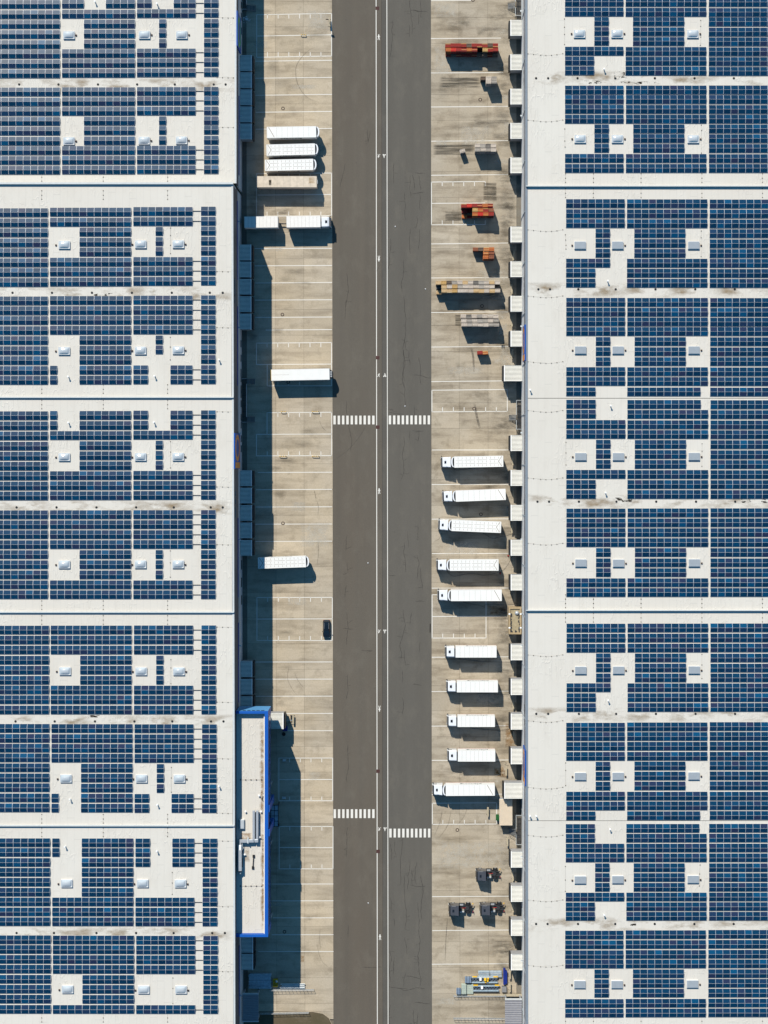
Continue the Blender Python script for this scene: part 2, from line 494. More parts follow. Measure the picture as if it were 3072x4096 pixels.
def line(parent, x0, y0, x1, y1, w=3.0, name='bay_line', z=0.005, mat=None):
    dx, dy = x1 - x0, y1 - y0
    l = math.hypot(dx, dy); nx, ny = -dy / l * w / 2, dx / l * w / 2
    m = MB(); quad_px(m, up([(x0 + nx, y0 + ny), (x1 + nx, y1 + ny), (x1 - nx, y1 - ny), (x0 - nx, y0 - ny)]), z)
    return m.build(name, mat or M['paint'], parent)

# long white lines, broken by the drain covers on the left one
dr = [33, 1430.7, 1708.5, 3084.7, 3405.8]
cuts = [T] + [c for q in dr for c in (q - 7, q + 7)] + [B]
for i in range(0, len(cuts), 2):
    line(road, edge(1504.4, 1509.4, cuts[i]), cuts[i], edge(1504.4, 1509.4, cuts[i + 1]), cuts[i + 1], 3.1, 'lane_line', -0.004)
line(road, edge(1547.4, 1552.4, T), T, edge(1547.4, 1552.4, B), B, 2.8, 'lane_line', -0.004)
for k in range(10):
    for x0, st, y0, y1 in ((1333.5, 17.25, 1662.6, 1697.4), (1555, 17.3, 1662, 1697.2), (1334.5, 17.15, 3237, 3272.3), (1557.2, 17.2, 3314.7, 3349.8)):
        a = x0 + st * k
        m = MB(); quad_px(m, up([(a, y0), (a + 9.3, y0), (a + 9.3, y1), (a, y1)]), -0.004)
        m.build('crosswalk_bar', M['paint'], road)

def symbol(parent, cx, cy, strokes, flip=1, rot=0.0, name='pedestrian_symbol'):
    m = MB()
    for s in strokes:
        if len(s) == 3:
            x, y, r = s
            pts = [(x + r * math.cos(a * math.pi / 5), y + r * math.sin(a * math.pi / 5)) for a in range(10)]
        else:
            x0, y0, x1, y1, w = s
            l = math.hypot(x1 - x0, y1 - y0); nx, ny = -(y1 - y0) / l * w / 2, (x1 - x0) / l * w / 2
            pts = [(x0 + nx, y0 + ny), (x1 + nx, y1 + ny), (x1 - nx, y1 - ny), (x0 - nx, y0 - ny)]
        c, sn = math.cos(rot), math.sin(rot)
        q = [(cx + flip * (x * c - y * sn), cy + flip * (x * sn + y * c)) for x, y in pts]
        z = 0.0 - 0.004 + 0.0005 * len(m.f)
        m.face([(*P(x, y), z) for x, y in up(q)])
    return m.build(name, M['paint'], parent)
MAN = [(0, -10, 2.2), (0, -8, 0, 2, 4.2), (-1, 1, -3.6, 11, 2.2), (1, 1, 3.6, 11, 2.2), (-1.5, -6.5, -4.6, -1, 1.7), (1.5, -6.5, 4.6, -1, 1.7)]
RUN = [(2.2, -6, 1.8), (1.5, -4.5, -0.5, 1.5, 3.2), (-0.5, 1, 3.5, 3.5, 1.7), (3.4, 3.2, 2.6, 7, 1.6), (-0.5, 1, -3, 5, 1.8), (-3, 5, -6.5, 5, 1.6), (1, -3.5, 5, -1.5, 1.5), (1, -3.5, -3.5, -2, 1.5)]
BIKE = [(-3.6, 4.2, 2.6), (3.8, 4.2, 2.6), (-3.6, 4.2, -0.8, -0.6, 1.2), (-0.8, -0.6, 3, -0.8, 1.2), (0, 4, 3, -0.8, 1.2), (0, 4, -0.8, -0.6, 1.2), (2.6, -0.8, 1.2, -5, 2.2), (1.2, -5, -2.2, -1.8, 1.6), (0.6, -7, 1.6), (3.8, 4.2, 3, -2.2, 1.1)]
for x, y, f in ((1515, 149, 1), (1515.5, 1033.8, -1), (1516.5, 1964.7, 1), (1517.8, 2834, -1), (1520, 3749, 1)):
    symbol(road, x, y, MAN, f)
for x, y, x2, f in ((1515, 623, 1537, -1), (1514.5, 1501, 1539, 1), (1516.6, 2525, 1539.5, -1), (1517.6, 3316, 1540.5, -1)):
    symbol(road, x, y, RUN, f)
    symbol(road, x2, y, BIKE, f, 0, 'bicycle_symbol')
for i, y in enumerate(dr):
    x, w = edge(1510, 1513, y), 6.8
    a, b2 = P(x - w, y + w), P(x + w, y - w)
    o = thing('drain_cover', ((a[0] + b2[0]) / 2, (a[1] + b2[1]) / 2), 0, None, 'drain cover', 'drain covers in the road')
    hx = (b2[0] - a[0]) / 2
    tag(o, ['square rusty drain cover in the lane line near the top end of the road', 'square rusty drain cover above the walking symbol pair and upper crosswalk', 'square rusty drain cover just below the upper crosswalk',
            'square rusty drain cover well above the lower crosswalk', 'square rusty drain cover in the lane line below both lower crosswalks'][i])
    m = MB().box(-hx, -hx, -0.2, hx, hx, 0.003); m.build('frame', M['maroon'], o)
    m = MB()
    for k in range(6): m.box(-hx * 0.85, -hx * 0.85 + k * hx * 0.29, 0.003, hx * 0.85, -hx * 0.85 + k * hx * 0.29 + hx * 0.17, 0.012)
    m.build('grate', M['maroon'], o)

# cracks in the asphalt: wandering ribbons with side branches
crk = MB()
def crack(x, y, ln, w=1.3, wander=3.0, ang=math.pi / 2, lv=0):
    pts = [(x, y)]; n = max(3, int(ln / 7)); a = ang
    for _ in range(n):
        a += RND.uniform(-0.5, 0.5); a += (ang - a) * 0.5
        x += math.cos(a) * ln / n; y += math.sin(a) * ln / n
        pts.append((x, y))
        if lv == 0 and RND.random() < 0.10: crack(x, y, RND.uniform(8, 26), w * 0.8, wander, RND.choice([0, math.pi]) + RND.uniform(-.5, .5), 1)
    for i in range(len(pts) - 1):
        (x0, y0), (x1, y1) = pts[i], pts[i + 1]
        l = math.hypot(x1 - x0, y1 - y0) or 1
        ww = w * RND.uniform(0.6, 1.25) * (0.6 if i in (0, len(pts) - 2) else 1)
        nx, ny = -(y1 - y0) / l * ww / 2, (x1 - x0) / l * ww / 2
        quad_px(crk, up([(x0 + nx, y0 + ny), (x1 + nx, y1 + ny), (x1 - nx, y1 - ny), (x0 - nx, y0 - ny)]), -0.0065)
for x, y, ln in ((1640, -10, 150), (1680, 0, 70), (1570, 80, 150), (1676, 50, 50), (1556, 200, 40), (1638, 100, 50), (1470, 520, 50), (1480, 525, 45), (1576, 650, 85), (1650, 700, 60), (1617, 770, 110),
                 (1640, 700, 90), (1675, 700, 60), (1680, 780, 60), (1667, 865, 50), (1678, 915, 85), (1640, 915, 100), (1562, 955, 150), (1614, 1040, 130), (1615, 1180, 220), (1620, 1350, 180), (1380, 655, 95),
                 (1387, 1095, 130), (1385, 1200, 80), (1615, 1400, 150), (1614, 1530, 100), (1387, 1605, 200), (1635, 1400, 60), (1657, 1620, 60), (1675, 1430, 110), (1615, 1745, 180), (1676, 1720, 50), (1640, 1725, 35),
                 (1630, 2130, 60), (1617, 2170, 120), (1672, 2100, 60), (1668, 2220, 100), (1680, 2270, 90), (1614, 2440, 90), (1615, 2520, 120), (1617, 2600, 60), (1647, 2450, 50), (1680, 2570, 40), (1610, 2680, 50),
                 (1389, 2140, 65), (1388, 2250, 40), (1386, 2340, 50), (1387, 2450, 130), (1390, 2700, 100), (1392, 2980, 150), (1391, 3310, 120), (1610, 2790, 70), (1620, 3320, 220), (1580, 3360, 70), (1560, 3370, 70),
                 (1640, 3440, 120), (1668, 3450, 90), (1617, 3500, 220), (1671, 3610, 240), (1690, 3550, 130), (1562, 3590, 60), (1561, 3800, 130), (1577, 3830, 70), (1617, 3750, 70), (1671, 3820, 130), (1622, 3890, 60),
                 (1562, 4020, 90), (1655, 4040, 90), (1672, 4050, 110), (1392, 3700, 50), (1575, 3670, 35), (1646, 3480, 60), (1684, 3500, 80)):
    crack(x, y, ln)
for x, y, ln in ((1640, 40, 70), (1660, 690, 40), (1645, 775, 40), (1560, 1640, 30), (1655, 1500, 70), (1545, 1636, 30), (1556, 1650, 55), (1650, 1722, 45), (1640, 3640 - 100, 60), (1450, 3868, 80), (1550, 3945, 80), (1610, 3963, 90),
                 (1445, 2600, 45), (1372, 2513, 40), (1665, 2352, 25), (1663, 2405, 35), (1553, 2300, 30), (1655, 2735, 30), (1630, 3905, 60), (1660, 4010, 60)):
    crack(x, y, ln, 1.4, 3, 0.05)
tag(crk.build('asphalt_crack', M['crack'], road), kind='stuff')
m = MB()
for y in range(T, B, 40): quad_px(m, up([(seam(y) - 0.1, y), (seam(y) + 1.0, y), (seam(y + 40) + 1.0, y + 40), (seam(y + 40) - 0.1, y + 40)]), -0.0072)
m.build('lane_seam', M['crack'], road)

# concrete slabs, one object each, joints left open over a dark sub-base
def slabs(parent, xs, y_first, pitch, y0, y1, mats):
    ys = [y0]; y = y_first
    while y < y1:
        if y > y0 + 5: ys.append(y)
        y += pitch
    ys.append(y1)
    g = 0.32
    for i in range(len(xs) - 1):
        for j in range(len(ys) - 1):
            ya, yb = ys[j] + g, ys[j + 1] - g
            fa, fb = xs[i], xs[i + 1]
            poly = [P(fa(ya) + g, ya), P(fa(yb) + g, yb), P(fb(yb) - g, yb), P(fb(ya) - g, ya)]
            MB().prism(poly, -0.18, 0).build('concrete_slab', mats[i], parent)
def cx(t, b2): return lambda y: edge(t, b2, y)
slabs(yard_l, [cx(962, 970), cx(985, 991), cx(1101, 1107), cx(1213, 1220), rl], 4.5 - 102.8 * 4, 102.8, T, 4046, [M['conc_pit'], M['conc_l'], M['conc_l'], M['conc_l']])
slabs(yard_l, [cx(1240, 1250), rl], 4046, 102.8, 4046, 4077, [M['conc_l']])
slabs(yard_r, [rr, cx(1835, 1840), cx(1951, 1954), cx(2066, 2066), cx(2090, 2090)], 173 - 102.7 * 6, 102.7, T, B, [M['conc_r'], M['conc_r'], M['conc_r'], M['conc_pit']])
for par, xa, xb, yb in ((yard_l, cx(962, 970), rl, 4077), (yard_r, rr, cx(2092, 2092), B)):
    strip(xa, xb, T, yb, -0.06, 'sub_base', M['subbase'], par, 0.1)
# bare verge at the lower left
vp = [(975, 4050), (1035, 4052), (1250, 4047), (1292, 4055), (1315, 4072), (1328, 4098), (1330, 4300), (1330, B), (975, B)]
m = MB(); m.prism([P(x, y) for x, y in up(vp)], -0.2, 0.06)
vm = concrete('verge_earth', (0.13, 0.10, 0.065), (0.085, 0.075, 0.04), 0.6)
tag(m.build('verge', vm), kind='structure')
m = MB()
for i in range(1, 6):
    (x0, y0), (x1, y1) = vp[i], vp[i + 1]
    l = math.hypot(x1 - x0, y1 - y0); nx, ny = -(y1 - y0) / l * 1.6, (x1 - x0) / l * 1.6
    m.prism([P(*q) for q in up([(x0, y0), (x1, y1), (x1 - nx, y1 - ny), (x0 - nx, y0 - ny)])], -0.1, 0.1 + 0.001 * i)
tag(m.build('kerb', M['conc_l']), kind='structure')

# bay markings, from crops: k = crop scale
K = 3.318
def L(parent, x0, y0, oy, a, b2, c, d2, w=2.8): line(parent, x0 + a / K, oy + b2 / K, x0 + c / K, oy + d2 / K, w)
LX = 900
for oy, a, b2, c, d2 in ((0, 421, 195, 1415, 178), (0, 430, 478, 1415, 461), (0, 421, 760, 1415, 743), (0, 421, 195, 421, 760), (0, 1415, 174, 1415, 747),
        (0, 400, 812, 1420, 800), (0, 400, 1038, 1420, 1027), (0, 405, 1265, 1420, 1252), (0, 410, 1490, 1420, 1478), (500, 405, 56, 1420, 45),
        (500, 418, 645, 1415, 637), (500, 418, 641, 418, 1214), (500, 1415, 633, 1415, 1209), (500, 430, 930, 1415, 921), (500, 418, 1210, 1415, 1203), (500, 395, 1640, 1420, 1636),
        (1000, 395, 210, 1420, 205), (1000, 400, 438, 1420, 431), (1000, 395, 665, 1420, 660), (1000, 400, 895, 1420, 889), (1000, 540, 1062, 1420, 1056),
        (1000, 415, 1236, 1415, 1228), (1000, 417, 1232, 417, 1524), (1000, 415, 1520, 1415, 1514), (1000, 1415, 1224, 1415, 1804), (1000, 560, 1522, 560, 1806), (1500, 558, 145, 1415, 143),
        (1500, 558, 500, 1418, 494), (1500, 558, 496, 558, 785), (1500, 418, 788, 1418, 783), (1500, 1416, 490, 1416, 1074), (1500, 418, 784, 418, 1077), (1500, 418, 1073, 1418, 1070),
        (1500, 435, 1294, 1420, 1290), (1500, 410, 1522, 1420, 1518), (2000, 400, 93, 1420, 90), (2000, 400, 321, 1420, 318), (2000, 400, 549, 1423, 546),
        (2000, 420, 1294, 1425, 1292), (2000, 424, 1290, 424, 1868), (2000, 424, 1580, 1423, 1577), (2000, 1424, 1288, 1424, 1868), (2500, 424, 205, 1425, 206),
        (2500, 400, 491, 1427, 490), (2500, 400, 719, 1428, 718), (2500, 410, 946, 1430, 944), (2500, 600, 1175, 1430, 1173), (2500, 830, 1402, 1432, 1402),
        (3000, 713, 107, 1427, 106), (3000, 715, 103, 715, 677), (3000, 1429, 102, 1429, 677), (3000, 720, 392, 1427, 391), (3000, 715, 673, 1430, 673),
        (3000, 717, 1014, 1432, 1014), (3000, 719, 1010, 719, 1581), (3000, 1433, 1010, 1433, 1581), (3000, 720, 1294, 1430, 1295), (3000, 719, 1577, 1435, 1577),
        (3500, 620, 120, 1438, 119), (3500, 620, 343, 1438, 342), (3500, 635, 568, 1440, 568), (3500, 620, 793, 1440, 792), (3500, 440, 1016, 1440, 1016)):
    L(yard_l, LX, 0, oy, a, b2, c, d2)
for oy, xs, y0, y1 in ((0, (563, 705, 847, 990, 1131, 1273), 190, 245), (0, (563, 705, 847, 990, 1131, 1273), 693, 750), (500, (560, 703, 846, 988, 1131, 1272), 641, 698), (500, (558, 701, 844, 987, 1130, 1272), 1150, 1205),
        (1000, (558, 700, 843, 985, 1128, 1272), 1232, 1290), (1500, (702, 845, 988, 1130, 1273), 498, 556), (1500, (560, 702, 845, 988, 1130, 1273), 1013, 1070), (1500, (702, 845, 988), 90, 143),
        (2000, (566, 708, 850, 992, 1135, 1279), 1293, 1350), (2500, (566, 708, 850, 992, 1135, 1279), 147, 205), (3000, (856, 999, 1141, 1284), 107, 163), (3000, (858, 1000, 1142, 1285), 618, 673),
        (3000, (860, 1002, 1144, 1286), 1014, 1068), (3000, (861, 1003, 1145, 1287), 1520, 1577)):
    for x in xs: L(yard_l, LX, 0, oy, x, y0, x, y1, 2.6)
RX = 1700
for oy, a, b2, c, d2 in ((0, 80, 8, 640, 4), (0, 80, 512, 1010, 505), (0, 80, 968, 1040, 963), (0, 80, 1420, 1110, 1411), (500, 82, 215, 1110, 207), (500, 82, 667, 1110, 658),
        (500, 85, 757, 800, 749), (500, 86, 753, 86, 1329), (500, 90, 1040, 800, 1034), (500, 86, 1325, 802, 1320), (500, 82, 1578, 1105, 1566), (1000, 83, 371, 1110, 364), (1000, 83, 830, 1110, 821), (1000, 84, 1288, 1115, 1279),
        (1500, 85, 87, 1020, 78), (1500, 90, 202, 1095, 192), (1500, 92, 198, 92, 493), (1500, 1092, 188, 1092, 486), (1500, 90, 489, 1093, 482), (1500, 92, 995, 1115, 994), (1500, 90, 1453, 1110, 1451),
        (2000, 90, 254, 1115, 250), (2000, 92, 711, 1115, 709), (2000, 90, 1170, 1115, 1168), (2000, 95, 1258, 810, 1256), (2000, 94, 1254, 94, 1835), (2000, 98, 1546, 1000, 1543), (2000, 810, 1258, 810, 1835), (2500, 92, 173, 812, 172),
        (2500, 90, 428, 1115, 422), (2500, 88, 883, 1115, 878), (2500, 88, 1342, 1115, 1336), (3000, 90, 138, 1115, 132), (3000, 90, 592, 1025, 585), (3000, 95, 706, 955, 700), (3000, 97, 702, 97, 991), (3000, 951, 696, 951, 985), (3000, 95, 987, 950, 982),
        (3500, 95, 287, 1115, 281), (3500, 98, 738, 1115, 730), (3500, 92, 1184, 1113, 1177)):
    L(yard_r, RX, 0, oy, a, b2, c, d2)
for oy, xs, y0, y1 in ((500, (228, 371, 514, 656, 800), 752, 810), (500, (228, 371, 514, 657, 800), 1265, 1322), (1500, (233, 376, 519, 661, 804, 947), 428, 486), (2500, (235, 378, 521, 664), 115, 172), (3000, (237, 380, 522, 665, 808), 928, 985)):
    for x in xs: L(yard_r, RX, 0, oy, x, y0, x, y1, 2.6)

# stains and tyre marks with a shape of their own
def stain(parent, x0, y0, x1, y1, mat, z=0.009):
    m = MB(); q = [(x0, y1), (x1, y1), (x1, y0), (x0, y0)]
    m.face([(*P(x, y, z), z) for x, y in q], 0, [(0, 0), (1, 0), (1, 1), (0, 1)])
    return m.build('stain', M[mat], parent)
def ribbon(parent, pts, w, mat='tyre', z=0.010):
    m = MB(); n = len(pts)
    for i in range(n - 1):
        (x0, y0), (x1, y1) = pts[i], pts[i + 1]
        def nrm(k):
            a, b2 = pts[max(k - 1, 0)], pts[min(k + 1, n - 1)]
            l = math.hypot(b2[0] - a[0], b2[1] - a[1]); return -(b2[1] - a[1]) / l * w / 2, (b2[0] - a[0]) / l * w / 2
        (ax, ay), (bx, by) = nrm(i), nrm(i + 1)
        q = [(x0 + ax, y0 + ay), (x1 + bx, y1 + by), (x1 - bx, y1 - by), (x0 - ax, y0 - ay)]
        u0, u1 = i / (n - 1), (i + 1) / (n - 1)
        m.face([(*P(x, y, z), z) for x, y in q], 0, [(u0, 0.2), (u1, 0.2), (u1, 0.8), (u0, 0.8)])
    return m.build('tyre_mark', M[mat], parent)
def arc(pts, n=24):         # Catmull-Rom through the given points
    out = []; p = [pts[0]] + list(pts) + [pts[-1]]
    for i in range(1, len(p) - 2):
        for t in range(n // 3):
            t = t / (n // 3); a, b2, c, d2 = p[i - 1], p[i], p[i + 1], p[i + 2]
            out.append(tuple(0.5 * (2 * b2[k] + (c[k] - a[k]) * t + (2 * a[k] - 5 * b2[k] + 4 * c[k] - d2[k]) * t * t + (3 * b2[k] - a[k] - 3 * c[k] + d2[k]) * t ** 3) for k in (0, 1)))
    return out + [pts[-1]]
def ra(x0, y0, *pts): return arc([(x0 + a / K, y0 + b2 / K) for a, b2 in pts])
for x0, y0, x1, y1, mt in ((1755, 308, 1925, 354, 'st_streak'), (1730, 577, 1900, 621, 'st_streak'), (1932, 728, 1988, 804, 'st_streak'), (1778, 845, 1850, 885, 'st_streak'), (1820, 1257, 1845, 1305, 'st_streak'), (1735, 870, 1790, 895, 'st_soft'),
        (1740, 30, 1785, 190, 'st_soft'), (1750, 340, 1800, 400, 'st_soft'), (2000, 700, 2066, 960, 'st_dark'), (1990, 960, 2066, 1180, 'st_soft'), (2000, 1300, 2060, 1470, 'st_soft'), (1990, 2380, 2040, 2560, 'st_dark'), (1960, 2530, 2040, 2640, 'st_soft'),
        (1980, 3080, 2030, 3110, 'st_rust'), (1998, 3060, 2016, 3110, 'st_rust'), (1975, 3070, 2003, 3100, 'st_rust'), (2000, 3770, 2066, 3820, 'st_dark'), (1800, 1340, 2020, 1410, 'st_soft'), (1900, 20, 2040, 150, 'st_soft'), (1760, 440, 2040, 560, 'st_soft'),
        (1730, 1560, 1990, 1620, 'st_soft'), (1735, 3360, 2040, 3480, 'st_light'), (1735, 180, 1800, 300, 'st_light'), (1730, 10, 1830, 70, 'st_light'), (1840, 500, 1960, 590, 'st_light'), (2000, 1380, 2060, 1480, 'st_light'), (1740, 3990, 1830, 4020, 'st_light'),
        (1740, 560, 1790, 590, 'st_light'), (1950, 2420, 2035, 2460, 'st_rust'), (2020, 2890, 2060, 2990, 'st_rust')):
    stain(yard_r, x0, y0, x1, y1, mt)
for y in range(-20, 4000, 110):
    stain(yard_r, RND.uniform(1955, 1995), y, 2064, y + RND.uniform(90, 125), RND.choice(['st_soft', 'st_dark']), 0.0088)
for k in range(46):
    y = RND.choice([RND.uniform(0, 1500), RND.uniform(0, 1500), RND.uniform(1500, 4000)]); x = RND.uniform(1735, 2020); w, hh = RND.uniform(40, 150), RND.uniform(18, 60)
    stain(yard_r, x, y, min(x + w, 2064), y + hh, RND.choice(['st_soft', 'st_soft', 'st_dark', 'st_light']), 0.0092 + 0.0001 * k)
for x0, y0, x1, y1, mt in ((1060, 230, 1120, 300, 'st_soft'), (1060, 330, 1110, 360, 'st_soft'), (1060, 480, 1160, 520, 'st_soft'), (1055, 830, 1180, 865, 'st_dark'), (1085, 1745, 1290, 1800, 'st_soft'), (1095, 1825, 1190, 1855, 'st_dark'), (1060, 1855, 1180, 1885, 'st_dark'),
        (1090, 1960, 1150, 2000, 'st_soft'), (1090, 2020, 1140, 2060, 'st_soft'), (1090, 2180, 1220, 2240, 'st_soft'), (1090, 2330, 1180, 2390, 'st_soft'), (1090, 2640, 1180, 2690, 'st_soft'), (1090, 2780, 1180, 2830, 'st_dark'), (1090, 2700, 1150, 2740, 'st_soft'),
        (1203, 3819, 1217, 3850, 'st_rust'), (1230, 40, 1320, 120, 'st_light'), (1200, 120, 1320, 180, 'st_soft'), (1200, 2090, 1320, 2190, 'st_light'), (990, 700, 1040, 960, 'st_dark'), (990, 1180, 1040, 1480, 'st_soft'), (1000, 3600, 1080, 3680, 'st_soft')):
    stain(yard_l, x0, y0, x1, y1, mt)
for k in range(34):
    y = RND.uniform(0, 3900); x = RND.uniform(1000, 1240); w, hh = RND.uniform(40, 120), RND.uniform(14, 45)
    stain(yard_l, x, y, x + w, y + hh, RND.choice(['st_soft', 'st_soft', 'st_light']), 0.0092 + 0.0001 * k)
for par, x0, y0, w, *pts in ((yard_l, 900, 0, 2.6, (1240, 610), (1110, 670), (1010, 770), (950, 870), (938, 970), (960, 1100), (1030, 1230), (1120, 1310), (1270, 1370)),
        (yard_l, 900, 2500, 2.0, (850, 540), (830, 700), (880, 830), (960, 940)), (yard_l, 900, 2500, 2.0, (920, 620), (970, 740), (1060, 850)), (yard_l, 900, 3500, 1.6, (1215, 900), (1250, 1060), (1300, 1160), (1370, 1220)), (yard_l, 900, 3500, 1.6, (1265, 690), (1255, 860), (1275, 1000)),
        (yard_l, 900, 2000, 2.0, (1215, 0), (1240, 100), (1232, 205)), (yard_l, 900, 2000, 2.0, (1235, 550), (1240, 690), (1222, 890)), (yard_l, 900, 1500, 3.0, (1185, 1530), (1210, 1650)), (yard_l, 900, 1500, 2.4, (1250, 600), (1290, 690), (1350, 750)),
        (yard_r, 1700, 1500, 9.0, (655, 370), (690, 560), (730, 720)), (yard_r, 1700, 1000, 8.0, (610, 1290), (640, 1420), (650, 1640)), (yard_r, 1700, 3000, 1.8, (120, 1150), (200, 950), (230, 780)), (yard_r, 1700, 3000, 1.8, (160, 1200), (300, 1000), (345, 800)), (yard_r, 1700, 3000, 1.6, (420, 1000), (520, 880), (560, 760)),
        (yard_r, 1700, 3500, 3.0, (300, 560), (280, 820), (265, 1180)), (yard_r, 1700, 2000, 2.0, (110, 560), (190, 510), (230, 420)), (road, 1300, 700, 1.8, (680, 1280), (720, 1215)), (road, 1300, 1400, 1.4, (90, 1480), (300, 1330), (450, 1160), (570, 960))):
    ribbon(par, ra(x0, y0, *pts), w, 'tyre', 0.010 if par is not road else -0.003)
m = MB(); m.prism([P(*q) for q in up([(1719, 2495), (1723.5, 2495), (1722.5, 2530), (1718, 2530)])], -0.02, -0.004); m.build('asphalt_patch', M['crack'], road)

# ------------------------------------------------------------------ warehouses
HL1, HL2, HR = 13.6, 19.0, 19.5
def bx(name, parent, px0, py0, px1, py1, z0, z1, mat, zr=None, bevel=0):
    """box given by the photograph pixels of its top face at height zr (default z1)"""
    z = z1 if zr is None else zr
    a, b2 = P(px0, py1, z), P(px1, py0, z)
    return MB().box(a[0], a[1], z0, b2[0], b2[1], z1).build(name, mat, parent, bevel)

wl1 = thing('warehouse', (0, 0), 0, 'lower white roofed hall at the top left, with the blue and green sign', 'warehouse')
wl2 = thing('warehouse', (0, 0), 0, 'long tall warehouse on the left side of the road, behind the blue office block', 'warehouse')
wr = thing('warehouse', (0, 0), 0, 'long white roofed warehouse on the right side of the road behind cream docks', 'warehouse')

def hall(root, xin, y0, y1, h, bays, far, side, valleys):
    """xin(y): ground pixel of the road-side wall; far: pixel of the far side; side +1 = wall faces +x"""
    def rx(y): return xin(y)
    # three bands of cladding
    t = 0.35
    def band(name, z0, z1, mat, proud=0.0):
        a0, a1 = P(xin(y0), y0), P(xin(y1), y1)
        s = side
        poly = [(a0[0] + s * proud, a0[1]), (a1[0] + s * proud, a1[1]), (a1[0] - s * t, a1[1]), (a0[0] - s * t, a0[1])]
        m = MB(); m.prism(poly if side < 0 else poly[::-1], z0, z1); return m.build(name, mat, root)
    if side > 0:
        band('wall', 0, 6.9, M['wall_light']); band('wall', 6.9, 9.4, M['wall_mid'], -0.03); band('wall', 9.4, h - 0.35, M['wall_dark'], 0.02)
    else:
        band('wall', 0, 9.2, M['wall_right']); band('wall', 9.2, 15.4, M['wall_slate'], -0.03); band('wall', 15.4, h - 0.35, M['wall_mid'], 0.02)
    band('parapet_cap', h - 0.35, h + 0.12, M['cap'] if side > 0 else M['wall_cap'], 0.06)
    for i, (ya, yb) in enumerate(bays):
        a0, a1 = P(xin(ya), ya), P(xin(yb), yb)
        # roof lies at world y of the roof-level pixels
        wy0, wy1 = P(0, ya, h)[1], P(0, yb, h)[1]
        xf = P(far, 0, h)[0]
        xi = a0[0] - side * t * 0.9
        m = MB(); m.prism([(xi, wy0), (xf, wy0), (xf, wy1), (xi, wy1)] if side > 0 else [(xf, wy0), (xi, wy0), (xi, wy1), (xf, wy1)], h - 0.5, h)
        m.build('roof', M['roof'], root)
    for v in valleys:
        xe = P(xin(v), v)[0] - side * 0.6
        xf = P(far, v, h)[0]
        yv = P(0, v, h)[1]
        n = 7
        for k in range(n):
            a, b2 = xe + (xf - xe) * k / n, xe + (xf - xe) * (k + 1) / n
            x0, x1 = min(a, b2), max(a, b2)
            m = MB(); m.face([(x0 - 1, yv - 1.9, h + 0.005 + 0.0015 * (k % 2)), (x1 + 1, yv - 1.9, h + 0.005 + 0.0015 * (k % 2)), (x1 + 1, yv + 1.7, h + 0.005 + 0.0015 * (k % 2)), (x0 - 1, yv + 1.7, h + 0.005 + 0.0015 * (k % 2))], 0, [(0, 0), (1, 0), (1, 1), (0, 1)])
            m.build('dirt_stain', M['roof_dirt'], root)
def xl(y): return edge(963.5, 974.0, y) if y > 700 else 968.0
def xr(y): return edge(2083.8, 2086.2, y)
# bays end at the fire-wall parapets (roof-level pixels)
def ground_y(py, h): return NY + (py - NY) * (H - h) / H
y_fw = 733.0
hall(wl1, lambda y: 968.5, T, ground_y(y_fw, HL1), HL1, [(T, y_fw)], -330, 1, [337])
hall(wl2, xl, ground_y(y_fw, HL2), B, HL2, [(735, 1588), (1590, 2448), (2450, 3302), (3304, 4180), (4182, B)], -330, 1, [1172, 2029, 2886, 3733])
hall(wr, xr, T, B, HR, [(T, 743), (745, 1592), (1594, 2441), (2443, 3282), (3284, B)], 3400, -1, [312, 1158, 2007, 2857, 3696])
m = MB(); a, b2 = P(-330, 0, HL2)[0], P(932.5, 735, HL2)[0]; yy = P(0, 735, HL2)[1]
m.box(a, yy - 0.4, HL1 - 0.4, b2, yy, HL2 - 0.02); m.build('wall', M['wall_mid'], wl2)
def firewall(root, py, x0, x1, h, w=4.5, up_=0.62):
    a, b2 = P(x0, py + w / 2, h + up_), P(x1, py - w / 2, h + up_)
    MB().box(a[0], a[1], h - 0.1, b2[0], b2[1], h + up_).build('parapet', M['cap'], root)
firewall(wl2, 733, -330, 932, HL2, 7.0, 0.55)
for y in (1589, 2449, 3303.5, 4181): firewall(wl2, y, -330, 934 + (y - 1589) * 0.002, HL2, 4.5, 0.5)
for y in (744, 2442): firewall(wr, y, 2104, 3400, HR, 3.2, 0.62)
# end wall of the tall hall above the lower roof: exposed corner
# wall details
for ya, yb in ((386, 702), (806, 1120), (1226, 1543), (2072, 2389), (2490, 2809), (3780, 4060)):
    h = 7.2 if ya < 600 else 9.9
    x = P(xl(ya + 100), 0)[0] + 0.03
    r = wl1 if ya < 600 else wl2
    g0, g1 = P(0, ground_y(ya, h))[1], P(0, ground_y(yb, h))[1]
    MB().box(x, g1, h, x + 0.12, g0, h + 0.8).build('blue_stripe', M['stripe_blue'], r)
for y in (1124, 1143, 1164, 1183, 1202, 1975, 2005, 2040, 2060):
    x = P(xl(y), 0)[0] + 0.025; g = P(0, ground_y(y, 16))[1]
    MB().box(x, g - 0.6, 15.6, x + 0.06, g + 0.6, 16.6).build('window', M['glass'], wl2)
for y in (1375, 1433, 1490, 1515, 1555, 1578, 1615, 1670, 1700, 1755, 1795, 2260, 2330, 2400):
    x = P(xl(y), 0)[0] + 0.005; g = P(0, ground_y(y, 2.4))[1]
    w = 1.6 if y < 2200 else 2.2
    MB().box(x, g - w / 2, 1.4, x + 0.05, g + w / 2, 3.0).build('window', M['glass'], wl2)
for y in (20, 66, 122):
    x = P(968.5, 0)[0] + 0.005; g = P(0, ground_y(y, 2.4))[1]
    MB().box(x, g - 0.8, 1.4, x + 0.05, g + 0.8, 3.0).build('window', M['glass'], wl1)
